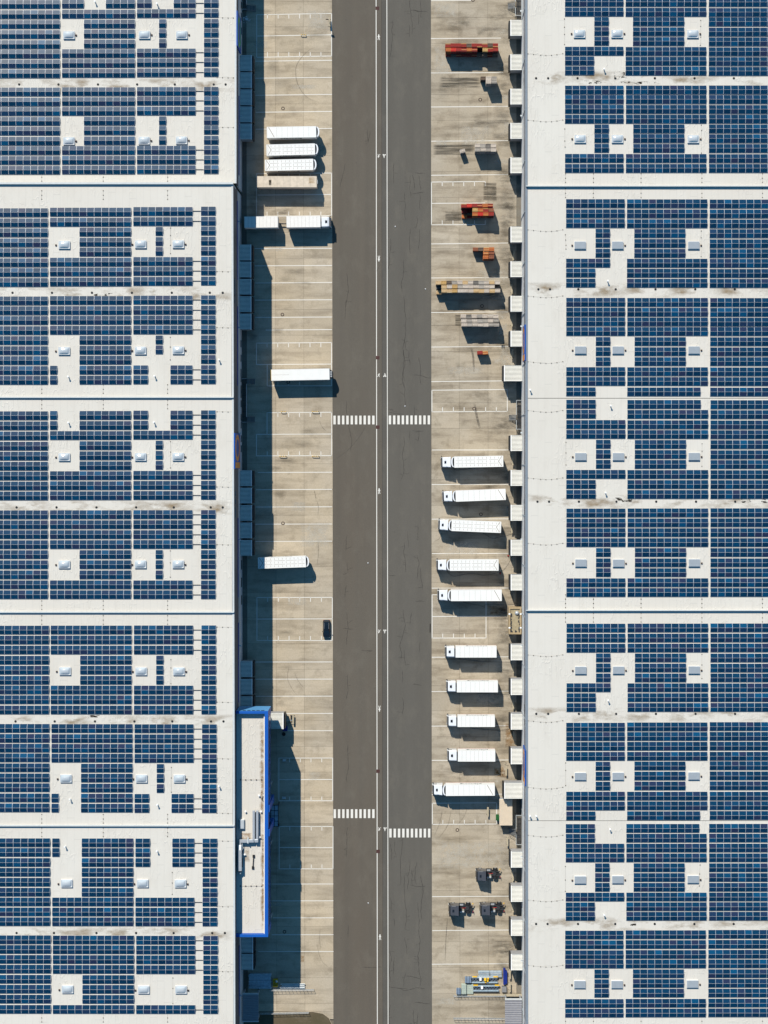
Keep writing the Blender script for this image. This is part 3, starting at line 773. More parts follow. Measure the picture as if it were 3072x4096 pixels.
for y0 in (285, 320, 1115, 1140, 1165, 1185, 2005, 2035, 2055, 2825, 2845, 2870, 2890, 3680, 3700, 3720, 3740):
    x = P(xr(y0), 0)[0] - 0.035; g = P(0, ground_y(y0, 12))[1]
    MB().box(x - 0.05, g - 0.5, 11.4, x, g + 0.5, 12.3).build('window', M['glass'], wr)
for y in range(60, 4096, 200):
    x = P(xr(y), 0)[0]; g = P(0, ground_y(y, 9))[1]
    MB().box(x - 0.10, g - 0.08, 0, x, g + 0.08, 15.3).build('downpipe', M['wall_mid'], wr)
for i, (px, py, sd, z) in enumerate(((949, 465, 1, 6.6), (949, 886, 1, 9.6), (949, 1310, 1, 9.6), (948, 1733, 1, 9.6), (949, 2158, 1, 9.6), (950, 2583, 1, 9.6), (958, 3981, 1, 9.6),
                             (2091, 44, -1, 8.5), (2093, 463, -1, 8.5), (2096, 1305, -1, 8.5), (2097, 1731, -1, 8.5), (2096, 2157, -1, 8.5), (2096, 2582, -1, 8.5), (2095, 3427, -1, 8.5), (2094, 3843, -1, 8.5))):
    s, n = ('left', i) if sd > 0 else ('right', i - 7)
    gx = (P(968.5, 0)[0] if py < 700 else P(xl(py), 0)[0]) if sd > 0 else P(xr(py), 0)[0] - 0.02
    y = P(0, py, z)[1]
    o = thing('wall_lamp', (gx, y, z), 0, 'small white lamp on the %s warehouse wall, %s from the top' % (s, ORD[n]), 'lamp', 'wall lamps on the warehouses')
    MB().box(min(0, sd * 0.4), -0.1, -0.08, max(0, sd * 0.4), 0.1, 0.06).build('arm', M['steel'], o)
    MB().box(min(sd * 0.3, sd * 0.62), -0.17, 0.062, max(sd * 0.3, sd * 0.62), 0.17, 0.16).build('lamp_head', M['pale_steel'], o)

# blue signs on the walls: panel with a ring and block emblem
def wall_sign(side, gx, py0, py1, zt, zb, label, ring, block=True):
    y0, y1 = P(0, py1, zt)[1], P(0, py0, zt)[1]
    o = thing('wall_sign', (gx, (y0 + y1) / 2, zb), 0, label, 'sign', 'blue signs on the warehouse walls')
    L2 = (y1 - y0) / 2; hh = zt - zb; s = side
    MB().box(min(0.05 * s, 0.32 * s), -L2, 0, max(0.05 * s, 0.32 * s), L2, hh).build('board', M['sign_blue'], o)
    m = MB(); n = 40; x = 0.33 * s; ch = hh * 0.5
    cy = L2 * 0.17 if block else 0; ry, rz = L2 * (0.76 if block else 0.86), hh * 0.42
    for k in range(n):
        a0, a1 = 2 * math.pi * k / n, 2 * math.pi * (k + 1) / n
        q = [(x, cy + ry * math.cos(a0), ch + rz * math.sin(a0)), (x, cy + ry * math.cos(a1), ch + rz * math.sin(a1)),
             (x, cy + (ry - 1.0) * math.cos(a1), ch + rz * 0.62 * math.sin(a1)), (x, cy + (ry - 1.0) * math.cos(a0), ch + rz * 0.62 * math.sin(a0))]
        m.face(q if s > 0 else q[::-1])
    m.build('emblem_ring', ring, o)
    if block: MB().box(min(0.325 * s, 0.36 * s), -L2 * 0.97, hh * 0.08, max(0.325 * s, 0.36 * s), -L2 * 0.64, hh * 0.92).build('emblem_block', ring, o)
wall_sign(1, P(968.5, 0)[0], 42, 182, HL1 + 0.25, 5.5, 'blue sign with a green ring on the lower left hall', M['sign_green'], False)
wall_sign(1, P(xl(1800), 0)[0], 1732, 1875, HL2 + 0.25, 7.5, 'blue sign with an orange ring and block on the left warehouse', M['sign_orange'])
wall_sign(-1, P(xr(1370), 0)[0], 1298, 1441, HR + 0.25, 11.5, 'blue and orange sign on the right warehouse, beside the pale pallet stacks', M['sign_orange'])
wall_sign(-1, P(xr(3070), 0)[0], 3003, 3145, HR + 0.25, 11.5, 'blue and orange sign on the right warehouse, above the cream hut', M['sign_orange'])

# ------------------------------------------------------------------ solar arrays
PW, PH = 1.655, 1.0
pm = MB()
fx, fy = 0.028, 0.011
pm.box(-PW / 2 + 0.006, -PH / 2, -0.035, PW / 2 - 0.006, PH / 2, 0.0, 0)
pm.face([(-PW / 2 + 0.006 + fx, -PH / 2 + fy, 0.002), (PW / 2 - 0.006 - fx, -PH / 2 + fy, 0.002), (PW / 2 - 0.006 - fx, PH / 2 - fy, 0.002), (-PW / 2 + 0.006 + fx, PH / 2 - fy, 0.002)], 1)
PANEL = pm.mesh('solar_panel', [M['frame'], M['panel']])
TILT = math.radians(15)
n_pan = 0
def solar(root_label, group, h, xa, pitch, rows, cols_of, ncol):
    """rows: list of (y_top at left, y_top at right, px left, px right) pixel tops; cols_of(r) -> columns present"""
    global n_pan
    arr = thing('solar_array', (0, 0, h), 0, root_label, 'solar array', group)
    x0, y0 = P(xa + pitch * ncol / 2, rows[0], h)
    arr.location = (x0, y0, h)
    step = pitch * (H - h) / F
    rail = MB(); rail_n = 0
    for r, py in enumerate(rows):
        cs = cols_of(r)
        if not cs: continue
        yr = P(0, py + 17.6, h + 0.25)[1] - y0          # ridge
        for c in cs:
            x = P(xa + pitch * (c + 0.5), 0, h + 0.2)[0] - x0
            for s in (1, -1):
                o = bpy.data.objects.new('solar_panel', PANEL); COL.objects.link(o)
                o.parent = arr
                o.location = (x, yr + s * (0.012 + 0.5 * math.cos(TILT)), 0.16 + 0.5 * math.sin(TILT))
                o.rotation_euler = (-s * TILT, 0, 0)
                n_pan += 1
        runs = []
        for c in cs:
            if runs and c == runs[-1][1] + 1: runs[-1][1] = c
            else: runs.append([c, c])
        for a, b2 in runs:
            xs = P(xa + pitch * a, 0, h)[0] - x0; xe = P(xa + pitch * (b2 + 1), 0, h)[0] - x0
            rail.box(xs, yr - 0.97, 0.0, xe, yr - 0.90, 0.045); rail.box(xs, yr + 0.90, 0.0, xe, yr + 0.97, 0.045)
            for k in range(a, b2 + 2):
                xx = P(xa + pitch * k, 0, h)[0] - x0
                rail.box(xx - 0.04, yr - 0.9, 0.0, xx + 0.04, yr + 0.9, 0.05)
                rail.box(xx - 0.035, yr - 0.05, 0.05, xx + 0.035, yr + 0.05, 0.30)
    rail.build('mounting_rail', M['rail'], arr)['kind'] = 'stuff'
    return arr

ALL = lambda n: list(range(n))
A = 1.659
def cv(oy, ys): return [oy + y / A for y in ys]
# (h, y-offset, S1 right edge, S2 l/r, S3 l/r, S4 l/r, tops at S1, tops at S4, gap code per row) in crop units
FULL, SKY, SKY2, HOLE, HOLE2, SKYN = 'full', 'sky', 'sky2', 'hole', 'hole2', 'skyn'
LB = [
 (HL1, 0, 398, (411, 896), (908, 1298), (1353, 1449), [-66, -1, 67, 132, 199, 266, 330, 395, 460], [-76, -9, 57, 124, 188, 254, 318, 383, 450], ['a0', 'a0', FULL, SKY, SKY, SKY, FULL, FULL, FULL]),
 (HL1, 0, 398, (411, 896), (908, 1298), (1353, 1449), [580, 647, 710, 775, 840, 907, 970, 1035, 1100], [575, 638, 705, 770, 833, 900, 965, 1030, 1095], [FULL] * 3 + [SKY] * 3 + [FULL] * 3),
 (HL2, 800, 318, (331, 870), (884, 1278), (1333, 1431), [55, 122, 188, 255, 320, 387, 452, 518], [43, 110, 175, 242, 308, 375, 440, 507], [FULL] * 2 + [SKY2] * 3 + [FULL] * 3),
 (HL2, 800, 318, (331, 870), (884, 1278), (1333, 1431), [640, 705, 770, 837, 903, 970, 1036, 1102, 1167], [632, 700, 765, 830, 897, 962, 1028, 1095, 1162], [FULL] * 4 + [SKY2] * 2 + [SKYN] + [HOLE] * 2),
 (HL2, 1600, 318, (331, 870), (884, 1278), (1333, 1431), [75, 142, 209, 277, 343, 410, 475, 541, 607], [68, 135, 201, 267, 335, 401, 468, 535, 602], [HOLE] * 2 + [FULL] + [SKY2] * 3 + [FULL] * 3),
 (HL2, 1600, 318, (331, 870), (884, 1278), (1333, 1431), [732, 798, 863, 930, 996, 1063, 1130, 1196, 1262], [730, 796, 863, 928, 995, 1062, 1130, 1197, 1262], [FULL] * 4 + [SKY2] * 3 + [FULL] * 2),
 (HL2, 2400, 326, (336, 874), (888, 1282), (1336, 1434), [170, 236, 302, 370, 436, 503, 567, 632, 700], [168, 234, 302, 368, 435, 502, 568, 633, 700], [FULL] * 3 + [SKY2] * 3 + [FULL] * 3),
 (HL2, 2400, 328, (341, 880), (892, 1285), (1340, 1438), [822, 888, 953, 1017, 1083, 1150, 1215, 1283, 1349], [825, 892, 957, 1023, 1090, 1155, 1223, 1288, 1355], [FULL] * 4 + [SKY2] * 3 + [HOLE] * 2),
 (HL2, 3200, 333, (346, 885), (898, 1290), (1343, 1443), [254, 318, 385, 450, 516, 582, 647, 713, 778], [256, 320, 386, 452, 518, 585, 648, 715, 780], [HOLE] * 2 + [HOLE2] + [SKYN] * 3 + [FULL] * 3),
 (HL2, 3200, 338, (350, 890), (903, 1296), (1348, 1447), [898, 962, 1028, 1093, 1160, 1226, 1292, 1360], [902, 967, 1032, 1098, 1165, 1230, 1297, 1362], [FULL] * 4 + [SKYN] * 3 + [FULL]),
]
LBN = ['lower hall', 'lower hall'] + [q + ' roof bay' for q in ('second', 'third', 'fourth', 'fifth') for _ in (0, 1)]
GS = 'solar arrays on the warehouse roofs'
cable_jobs = []
for bi, (h, oy, r1, s2, s3, s4, t1, t4, code) in enumerate(LB):
    half = 'above' if bi % 2 == 0 else 'below'
    where = '%s the gutter of the left %s' % (half, LBN[bi])
    n2 = 10 if h == HL1 else 11
    p1 = (s2[1] - s2[0]) / n2
    def yrow(xc): return [oy + (a + (b2 - a) * (xc / 1400.0)) / A for a, b2 in zip(t1, t4)]
    pitch = (s3[1] - s3[0]) / 8 / A
    e0 = 3 if n2 == 10 else 4
    def c2(r):
        k = code[r]
        if k == 'a0': return [0, 1, 2, 6, 7, 8, 9]
        if k in (SKY, SKY2, SKYN): return list(range(e0, n2))
        if k == HOLE: return [0] + list(range(e0, n2))
        if k == HOLE2: return list(range(e0, n2))
        return ALL(n2)
    def c3(r):
        k = code[r]
        if k in (SKY, SKY2): return [3]
        if k == SKYN: return []
        if k in ('a0', HOLE, HOLE2): return [0, 1, 5, 6, 7]
        return ALL(8)
    ncol1 = 10 if h == HL1 else 8
    solar('outermost solar array, ' + where, GS, h, r1 / A - pitch * ncol1, pitch, yrow(150), lambda r: ALL(ncol1), ncol1)
    solar('wide solar array with one skylight gap, ' + where, GS, h, s2[0] / A, (s2[1] - s2[0]) / n2 / A, yrow(600), c2, n2)
    solar('solar array with two skylight gaps, ' + where, GS, h, s3[0] / A, pitch, yrow(1090), c3, 8)
    a4 = solar('narrow solar strip two panels wide, ' + where, GS, h, s4[0] / A, (s4[1] - s4[0]) / 2 / A, yrow(1400), lambda r: [0, 1], 2)
    for r, py in enumerate(yrow(1320)):
        if code[r] in (SKY, SKY2, SKYN): continue
        x0, y0, z0 = a4.location
        xs = P(s3[1] / A, 0, h)[0] - x0; xe = P(s4[0] / A, 0, h)[0] - x0; yy = P(0, py + 18, h)[1] - y0
        MB().box(xs, yy - 0.05, 0.06, xe, yy + 0.05, 0.16).build('cable_conduit', M['dark'], a4)
RB = [
 (0, (311, 700), (713, 1250), 1265, [-82, -17, 48, 112, 177, 242, 308, 373, 438], [-80, -15, 52, 115, 182, 247, 313, 378, 443], [FULL] * 3 + [SKY] * 3 + [FULL] + [HOLE] * 2),
 (0, (311, 701), (715, 1251), 1266, [567, 630, 694, 760, 825, 888, 953, 1020, 1087], [566, 630, 696, 760, 825, 890, 955, 1022, 1087], [FULL] * 4 + [SKY] * 3 + [FULL] * 2),
 (800, (318, 709), (722, 1257), 1271, [-7, 60, 125, 190, 255, 322, 388, 453, 520], [-4, 62, 128, 193, 260, 325, 390, 457, 523], [FULL] * 3 + [SKY] * 3 + [SKY2] + [HOLE] * 2),
 (800, (319, 711), (724, 1260), 1274, [648, 713, 777, 842, 908, 975, 1042, 1108, 1173, 1242], [650, 715, 780, 843, 910, 977, 1042, 1110, 1175, 1244], [FULL] * 4 + [SKY] * 3 + [FULL] * 2 + [HOLE2]),
 (1600, (319, 713), (725, 1262), 1276, [-3, 63, 132, 197, 263, 329, 396, 463, 530, 596], [1, 67, 135, 200, 266, 333, 398, 465, 531, 597], [HOLE2, HOLE] + [FULL] * 2 + [SKY] * 3 + [FULL] + [HOLE] * 2),
 (1600, (320, 713), (726, 1262), 1276, [720, 786, 850, 916, 982, 1050, 1115, 1183, 1248], [718, 784, 850, 916, 982, 1050, 1116, 1182, 1247], [FULL] * 4 + [SKY] * 3 + [FULL] * 2),
 (2400, (321, 712), (726, 1262), 1276, [157, 223, 290, 354, 420, 487, 552, 618, 684], [155, 222, 288, 355, 422, 487, 553, 618, 683], [FULL] * 3 + [SKY] * 3 + [SKY2] + [HOLE] * 2),
 (2400, (319, 709), (723, 1257), 1271, [815, 877, 942, 1008, 1074, 1140, 1206, 1272, 1338, 1404], [810, 875, 940, 1007, 1070, 1137, 1203, 1272, 1335, 1400], [FULL] * 4 + [SKY] * 3 + [FULL] * 2 + [HOLE2]),
 (3200, (316, 705), (718, 1252), 1267, [160, 225, 290, 355, 420, 485, 550, 615, 680, 743], [158, 223, 289, 354, 420, 485, 550, 614, 678, 742], [HOLE2, HOLE] + [FULL] * 2 + [SKY] * 3 + [FULL] + [HOLE] * 2),
 (3200, (312, 700), (713, 1247), 1262, [868, 932, 998, 1060, 1125, 1190, 1253, 1322, 1386], [862, 928, 994, 1058, 1123, 1187, 1252, 1318, 1383], [FULL] * 4 + [SKY] * 3 + [FULL] * 2),
]
RBN = ['first', 'first', 'second', 'second', 'third', 'third', 'fourth', 'fourth', 'fifth', 'fifth']
for bi, (oy, s1, s2, s3, t1, t3, code) in enumerate(RB):
    half = 'above' if bi % 2 == 0 else 'below'
    where = '%s the %s gutter of the right roof' % (half, RBN[bi])
    O = 2072
    def yrow(xc): return [oy + (a + (b2 - a) * ((xc - 311) / 1200.0)) / A for a, b2 in zip(t1, t3)]
    pitch = (s1[1] - s1[0]) / 8 / A
    def c1(r):
        k = code[r]
        return [4, 5] if k == SKY else [0, 1, 2, 3, 4, 5] if k == SKY2 else [0, 1, 2, 3] if k in (HOLE, HOLE2) else ALL(8)
    def c2(r):
        k = code[r]
        return list(range(1, 8)) if k == SKY else ALL(10) if k == HOLE2 else ALL(11)
    solar('solar array nearest the docks, ' + where, GS, HR, O + s1[0] / A, pitch, yrow(500), c1, 8)
    solar('wide middle solar array, ' + where, GS, HR, O + s2[0] / A, (s2[1] - s2[0]) / 11 / A, yrow(980), c2, 11)
    solar('outermost solar array without gaps, ' + where, GS, HR, O + s3 / A, pitch, yrow(1450), lambda r: ALL(10), 10)

# ------------------------------------------------------------------ skylights, vents, drains, lightning conductors
def skylight_proto(domed):
    o = thing('skylight', (0, 0, 0), 0, 'skylight', 'skylight', 'skylights on the warehouse roofs')
    w, l = 1.2, 0.78
    MB().prism([(-w - 0.1, -l - 0.1), (w + 0.1, -l - 0.1), (w + 0.1, l + 0.1), (-w - 0.1, l + 0.1)], 0, 0.34, 0, [(-w, -l), (w, -l), (w, l), (-w, l)]).build('upstand', M['kerb'], o)
    m = MB()
    if domed:
        k = 6
        g = [[(-w + 2 * w * i / k * 1.0, -l + 2 * l * j / k, 0.34 + 0.42 * (1 - abs(2 * i / k - 1) ** 2.2) ** 0.7 * (1 - abs(2 * j / k - 1) ** 2.2) ** 0.7) for j in range(k + 1)] for i in range(k + 1)]
        for i in range(k):
            for j in range(k): m.face([g[i][j], g[i + 1][j], g[i + 1][j + 1], g[i][j + 1]])
        d2 = m.build('dome', M['dome'], o)
        me = d2.data
        for p in me.polygons: p.use_smooth = False
    else:
        m.box(-w - 0.02, -l - 0.02, 0.345, w + 0.02, l + 0.02, 0.45); m.build('cover', M['flat_light'], o, 0.02)
    m = MB(); q = 0.09
    for (x0, y0, x1, y1) in ((-w - q, -l - q, w + q, -l), (-w - q, l, w + q, l + q), (-w - q, -l, -w, l), (w, -l, w + q, l)): m.box(x0, y0, 0.28, x1, y1, 0.37)
    m.build('frame', M['frame'], o)
    remember(o)
    return o
SKL = [(HL1, 0, [(456, 232), (957, 230), (1205, 230), (456, 935), (955, 932), (1203, 930)]), (HL2, 800, [(425, 297), (932, 293), (1182, 292), (424, 1001), (931, 998), (1182, 996)]),
       (HL2, 1600, [(425, 378), (931, 377), (1181, 376), (425, 1091), (931, 1090), (1181, 1090)]), (HL2, 2400, [(430, 472), (935, 473), (1186, 473), (436, 1185), (938, 1186), (1189, 1186)]),
       (HL2, 3200, [(441, 554), (945, 554), (1196, 555), (447, 1257), (952, 1260), (1200, 1260)])]
SKR = [(0, [(408, 223), (657, 223), (1160, 224), (412, 921), (660, 921), (1163, 922)]), (800, [(412, 300), (661, 300), (1166, 300), (415, 996), (664, 996), (1168, 996)]), (1600, [(416, 376), (666, 376), (1169, 375), (417, 1082), (667, 1083), (1170, 1081)]),
       (2400, [(416, 467), (667, 466), (1169, 465), (414, 1171), (664, 1170), (1167, 1168)]), (3200, [(413, 531), (662, 529), (1162, 527), (410, 1225), (657, 1225), (1158, 1222)])]
dome_p, flat_p = skylight_proto(True), skylight_proto(False)
used = set()
box_m = MB().box(-0.17, -0.17, 0, 0.17, 0.17, 0.22).mesh('roof_junction_box', M['iron'])
def place_sky(proto, loc, label):
    if proto.name not in used:
        used.add(proto.name); proto.location = loc; proto['label'] = label; return proto
    return dup(proto, loc, 0, label)
def jbox(px, py, h, label):
    o = link('junction_box', box_m); x, y = P(px, py, h); o.location = (x, y, h + 0.002)
    tag(o, label, 'junction box', 'junction boxes on the roofs')
PLC = ['leftmost', 'middle', 'rightmost']
for b, (h, oy, pts) in enumerate(SKL):
    for i, (a, c) in enumerate(pts):
        x, y = P(a / A, oy + c / A, h + 0.4)
        w = '%s of three %s the gutter of left bay %s' % (PLC[i % 3], 'above' if i < 3 else 'below', ['one', 'two', 'three', 'four', 'five'][b])
        place_sky(dome_p, (x, y, h + 0.003), 'grey domed skylight, ' + w)
        dx = 50 if (b == 0 or i % 3 == 2) else -53
        jbox((a + dx) / A, oy + (c + 3) / A, h, 'dark box by the skylight ' + w)
for b, (oy, pts) in enumerate(SKR):
    for i, (a, c) in enumerate(pts):
        x, y = P(2072 + a / A, oy + c / A, HR + 0.4)
        w = '%s of three %s the gutter of right bay %s' % (PLC[i % 3], 'above' if i < 3 else 'below', ['one', 'two', 'three', 'four', 'five'][b])
        place_sky(dome_p if b == 0 else flat_p, (x, y, HR + 0.003), ('grey domed skylight, ' if b == 0 else 'flat blue grey skylight, ') + w)
        jbox(2072 + (a + (-53 if i % 3 == 0 else 49)) / A, oy + (c + 2) / A, HR, 'dark box by the skylight ' + w)
# membrane gussets: slack folds above each skylight are left to the bump
vent_m = MB().lathe([(0.12, 0), (0.12, 0.85), (0.2, 0.87), (0.2, 1.0), (0.05, 1.05)], 10)
VM = vent_m.mesh('vent_pipe', M['white'])
VENTS = [(HL1, 0, 0, [(628, 8), (1040, 22)]), (HL2, 0, 800, [(450, 1172), (1024, 1168), (1452, 1060)]), (HL2, 0, 1600, [(451, 150), (1020, 148)]), (HL2, 0, 2400, [(462, 1325), (1452, 1238)]), (HL2, 0, 3200, [(1042, 34), (429, 312), (1040, 342)]),
         (HR, 2072, 0, [(573, 456)]), (HR, 2072, 800, [(597, 536), (82, 1260)]), (HR, 2072, 1600, [(616, 38), (582, 615)]), (HR, 2072, 2400, [(600, 668)]), (HR, 2072, 3200, [(612, 196), (573, 765), (80, 108), (122, 108)])]
for h, ox, oy, pts in VENTS:
    for i, (a, c) in enumerate(pts):
        o = link('vent_pipe', VM); x, y = P(ox + a / A, oy + c / A, h + 1.0); o.location = (x, y, h + 0.002)
        side = 'right' if ox else 'left'
        bay = ['one', 'two', 'three', 'four', 'five'][oy // 800]
        tag(o, 'white vent pipe with long shadow, %s on %s roof bay %s' % (ORD[i], side, bay), 'vent pipe', 'vent pipes on the roofs')
drain_m = MB().lathe([(0.26, 0), (0.26, 0.06), (0.18, 0.14), (0.03, 0.16)], 10)
DM = drain_m.mesh('roof_drain', M['black'])
DRN = [(HL1, 0, 0, 560, (127, 388, 650, 910, 1160, 1418, 1497)), (HL2, 0, 800, 615, (83, 345, 610, 875, 1140, 1392, 1478)), (HL2, 0, 1600, 712, (110, 375, 640, 903, 1153, 1398, 1478)), (HL2, 0, 2400, 805, (103, 363, 630, 892, 1143, 1400, 1483)), (HL2, 0, 3200, 882, (110, 358, 640, 903, 1152, 1408, 1492)),
       (HR, 2072, 0, 519, (120, 200, 395, 645, 908, 1171, 1432)), (HR, 2072, 800, 592, (135, 212, 400, 648, 912, 1176, 1438)), (HR, 2072, 1600, 674, (129, 206, 404, 653, 917, 1181, 1441)), (HR, 2072, 2400, 755, (121, 200, 404, 651, 915, 1178, 1440)), (HR, 2072, 3200, 822, (120, 196, 398, 645, 907, 1170, 1431))]
for i, (h, ox, oy, yc, xs) in enumerate(DRN):
    for j, a in enumerate(xs):
        o = link('roof_drain', DM); x, y = P(ox + a / A, oy + yc / A, h); o.location = (x, y, h + 0.004)
        tag(o, 'black roof drain, %s from the left along the %s gutter of the %s roof' % (ORD[j], ORD[i % 5], 'right' if ox else 'left'), 'roof drain', 'roof drains along the gutters')
# moss flakes in the gutters
for root, h, x0, y0, x1, y1 in ((wl2, HL2, 365, 1172, 430, 1184), (wl2, HL2, 432, 1172, 450, 1182), (wl2, HL2, 380, 2024, 425, 2036), (wl2, HL2, 325, 2860, 425, 2870), (wr, HR, 2335, 322, 2425, 342), (wr, HR, 2455, 284, 2508, 318), (wr, HR, 2475, 326, 2640, 338),
                            (wr, HR, 2450, 1990, 2530, 2008), (wr, HR, 2955, 1994, 3072, 2012), (wr, HR, 2960, 1996, 3010, 2004), (wr, HR, 2520, 3694, 2545, 3706)):
    a, b2 = P(x0, y1, h), P(x1, y0, h); z = h + 0.012
    m = MB(); m.face([(a[0], a[1], z), (b2[0], a[1], z), (b2[0], b2[1], z), (a[0], b2[1], z)], 0, [(0, 0), (1, 0), (1, 1), (0, 1)])
    m.build('moss_stain', M['roof_moss'], root)
CON = []
for oy, ys in ((0, (118, 515, 845)), (800, (475, 847)), (1600, (78, 577, 960)), (2400, (180, 678, 1053)), (3200, (88, 272, 707, 1138))):
    h = HL1 if oy == 0 else HL2
    for y in ys: CON.append((h, [(a / A, oy + (y + d2) / A) for a, d2 in ((1440, -1), (1477, 0), (1513, 1), (1548, 1))], 'left roof edge'))
for oy, ys in ((0, (1170, 1290)), (800, (1250,)), (1600, (25,)), (2400, (30, 128)), (3200, (120, 210, 1440))):
    h = HL1 if oy == 0 and ys[0] == 1170 else HL2
    for y in ys:
        hh = HL2 if (oy == 0 and y > 1230) else h
        for a in (277, 685, 1112): CON.append((hh, [(a / A, oy + (y + k) / A) for k in (-25, 5, 32)], 'left roof parapet'))
for oy, ys in ((0, (357, 797)), (800, (198, 637, 1073)), (1600, (70, 517, 951)), (2400, (364, 801, 1243)), (3200, (234, 663, 1097))):
    for y in ys: CON.append((HR, [(2072 + a / A, oy + (y + d2) / A) for a, d2 in ((66, 0), (103, 4), (150, 9), (185, 11), (222, 10), (258, 6), (297, -1))], 'right roof edge'))
for oy, ys in ((0, (1180, 1280)), (1600, (1320,)), (2400, (20, 115)), (3200, (1465,))):
    for y in ys:
        for a in (315, 500, 816, 1220, 1622): CON.append((HR, [(2072 + a / A, oy + (y + k) / A) for k in (-28, 2, 30)], 'right roof parapet'))
for oy, pts in ((0, [(308, 125), (308, 180), (308, 228), (308, 295)]), (0, [(1212, 135), (1212, 175), (1212, 245), (1210, 300)]), (0, [(310, 855), (310, 935), (312, 975)]), (0, [(1216, 830), (1218, 865), (1216, 1015)]), (800, [(314, 230), (316, 265), (318, 300), (318, 325)]), (800, [(1216, 205), (1215, 250), (1215, 375)]),
               (1600, [(318, 280), (318, 350), (318, 430)]), (1600, [(1221, 290), (1221, 340), (1220, 440)]), (2400, [(316, 1080), (316, 1130), (316, 1230)]), (2400, [(1220, 360), (1220, 430), (1220, 520)]), (3200, [(314, 440), (314, 530), (314, 605)]), (3200, [(1208, 430), (1205, 490), (1204, 570)])):
    CON.append((HR, [(2072 + a / A, oy + c / A) for a, c in pts], 'right roof skylight gap'))
for oy, pts in ((800, [(1131, 185), (1131, 235), (1131, 300), (1131, 355)]), (800, [(1130, 910), (1130, 975), (1130, 1060)]), (1600, [(1131, 275), (1131, 345), (1131, 450)]), (1600, [(1130, 1000), (1130, 1080), (1130, 1175)]), (2400, [(1134, 395), (1134, 450), (1134, 555)]), (2400, [(1137, 1110), (1137, 1180), (1137, 1275)]), (3200, [(1143, 480), (1143, 550), (1143, 625)]), (3200, [(1147, 1180), (1147, 1250), (1147, 1350)])):
    CON.append((HL2, [(a / A, oy + c / A) for a, c in pts], 'left roof skylight gap'))
byw = {}
for c in CON:
    if -60 < c[1][0][1] < 4160: byw.setdefault(c[2], []).append(c)
for w, cs in byw.items():
    cs.sort(key=lambda c: (round(c[1][0][1] / 40), c[1][0][0]))
    rows, last = [], None
    for c in cs:
        k = round(c[1][0][1] / 40)
        if last is None or k - last > 1: rows.append([])
        rows[-1].append(c); last = k
    for ri, row in enumerate(rows):
        row.sort(key=lambda c: c[1][0][0])
        for ci, (h, pts, _) in enumerate(row):
            q = [P(a, b2, h) for a, b2 in pts]
            m = MB(); m.tube([(x, y, h + 0.03) for x, y in q], 0.009, 4)
            for x, y in q: m.box(x - 0.09, y - 0.09, h + 0.002, x + 0.09, y + 0.09, h + 0.10)
            lab = 'dotted lightning conductor at the %s, %s row from the top' % (w, ORD[ri])
            if len(row) > 1: lab = 'dotted lightning conductor at the %s, %s row, %s from left' % (w, ORD[ri], ORD[ci])
            tag(m.build('lightning_conductor', M['block']), lab, 'lightning conductor', 'lightning conductors on the roofs')

# ------------------------------------------------------------------ blue office block
ob = thing('office_block', (0, 0), 0, 'bright blue office block with white flat roof standing out from the left warehouse', 'office building')
OZ, OR_, OB = 16.9, 15.6, 8.7                          # parapet, roof, underside of the overhanging storeys
ox0 = P(xl(3300), 0)[0] + 0.06; ox1 = P(1072, 0, OZ)[0]
oy1 = P(0, 2845, OZ)[1]; oy0 = P(0, 3748, OZ)[1]
pw, pn = 0.75, 0.55
# storeys: floor slab, shell with the entrance recess cut out of the road-side face
ry1, ry0 = P(0, 3250, OZ)[1], P(0, 3318, OZ)[1]         # recess between the two piers
m = MB()
m.box(ox0, oy0, OB, ox1 - 1.8, oy1, OR_ - 0.02)
m.box(ox1 - 1.8, ry1, OB, ox1 - 0.001, oy1, OR_ - 0.02); m.box(ox1 - 1.8, oy0, OB, ox1 - 0.001, ry0, OR_ - 0.02)
m.build('wall', M['blue'], ob)
MB().box(ox0, oy0, OR_ - 0.02, ox1 - 0.1, oy1, OR_ + 0.02).build('roof', M['roof'], ob)
for (x0, y0, x1, y1, zb) in ((ox1 - pw, oy0, ox1 + 0.01, oy1 + 0.01, OR_ - 1.5), (ox0, oy1 - pn, ox1 - pw, oy1 + 0.01, OR_ - 0.4), (ox0, oy0 - 0.01, ox1 - pw, oy0 + pn, OR_ - 0.4)):
    MB().box(x0, y0, zb, x1, y1, OZ).build('parapet', M['blue'], ob)
m = MB().box(ox0 + 0.3, oy1 - pn - 0.25, OR_ + 0.02, ox1 - pw, oy1 - pn, OR_ + 0.55); m.build('roof_edge', M['kerb'], ob)
m = MB().box(ox1 - pw - 0.28, oy0 + pn, OR_ + 0.02, ox1 - pw, oy1 - pn - 0.25, OR_ + 0.5); m.build('roof_edge', M['kerb'], ob)
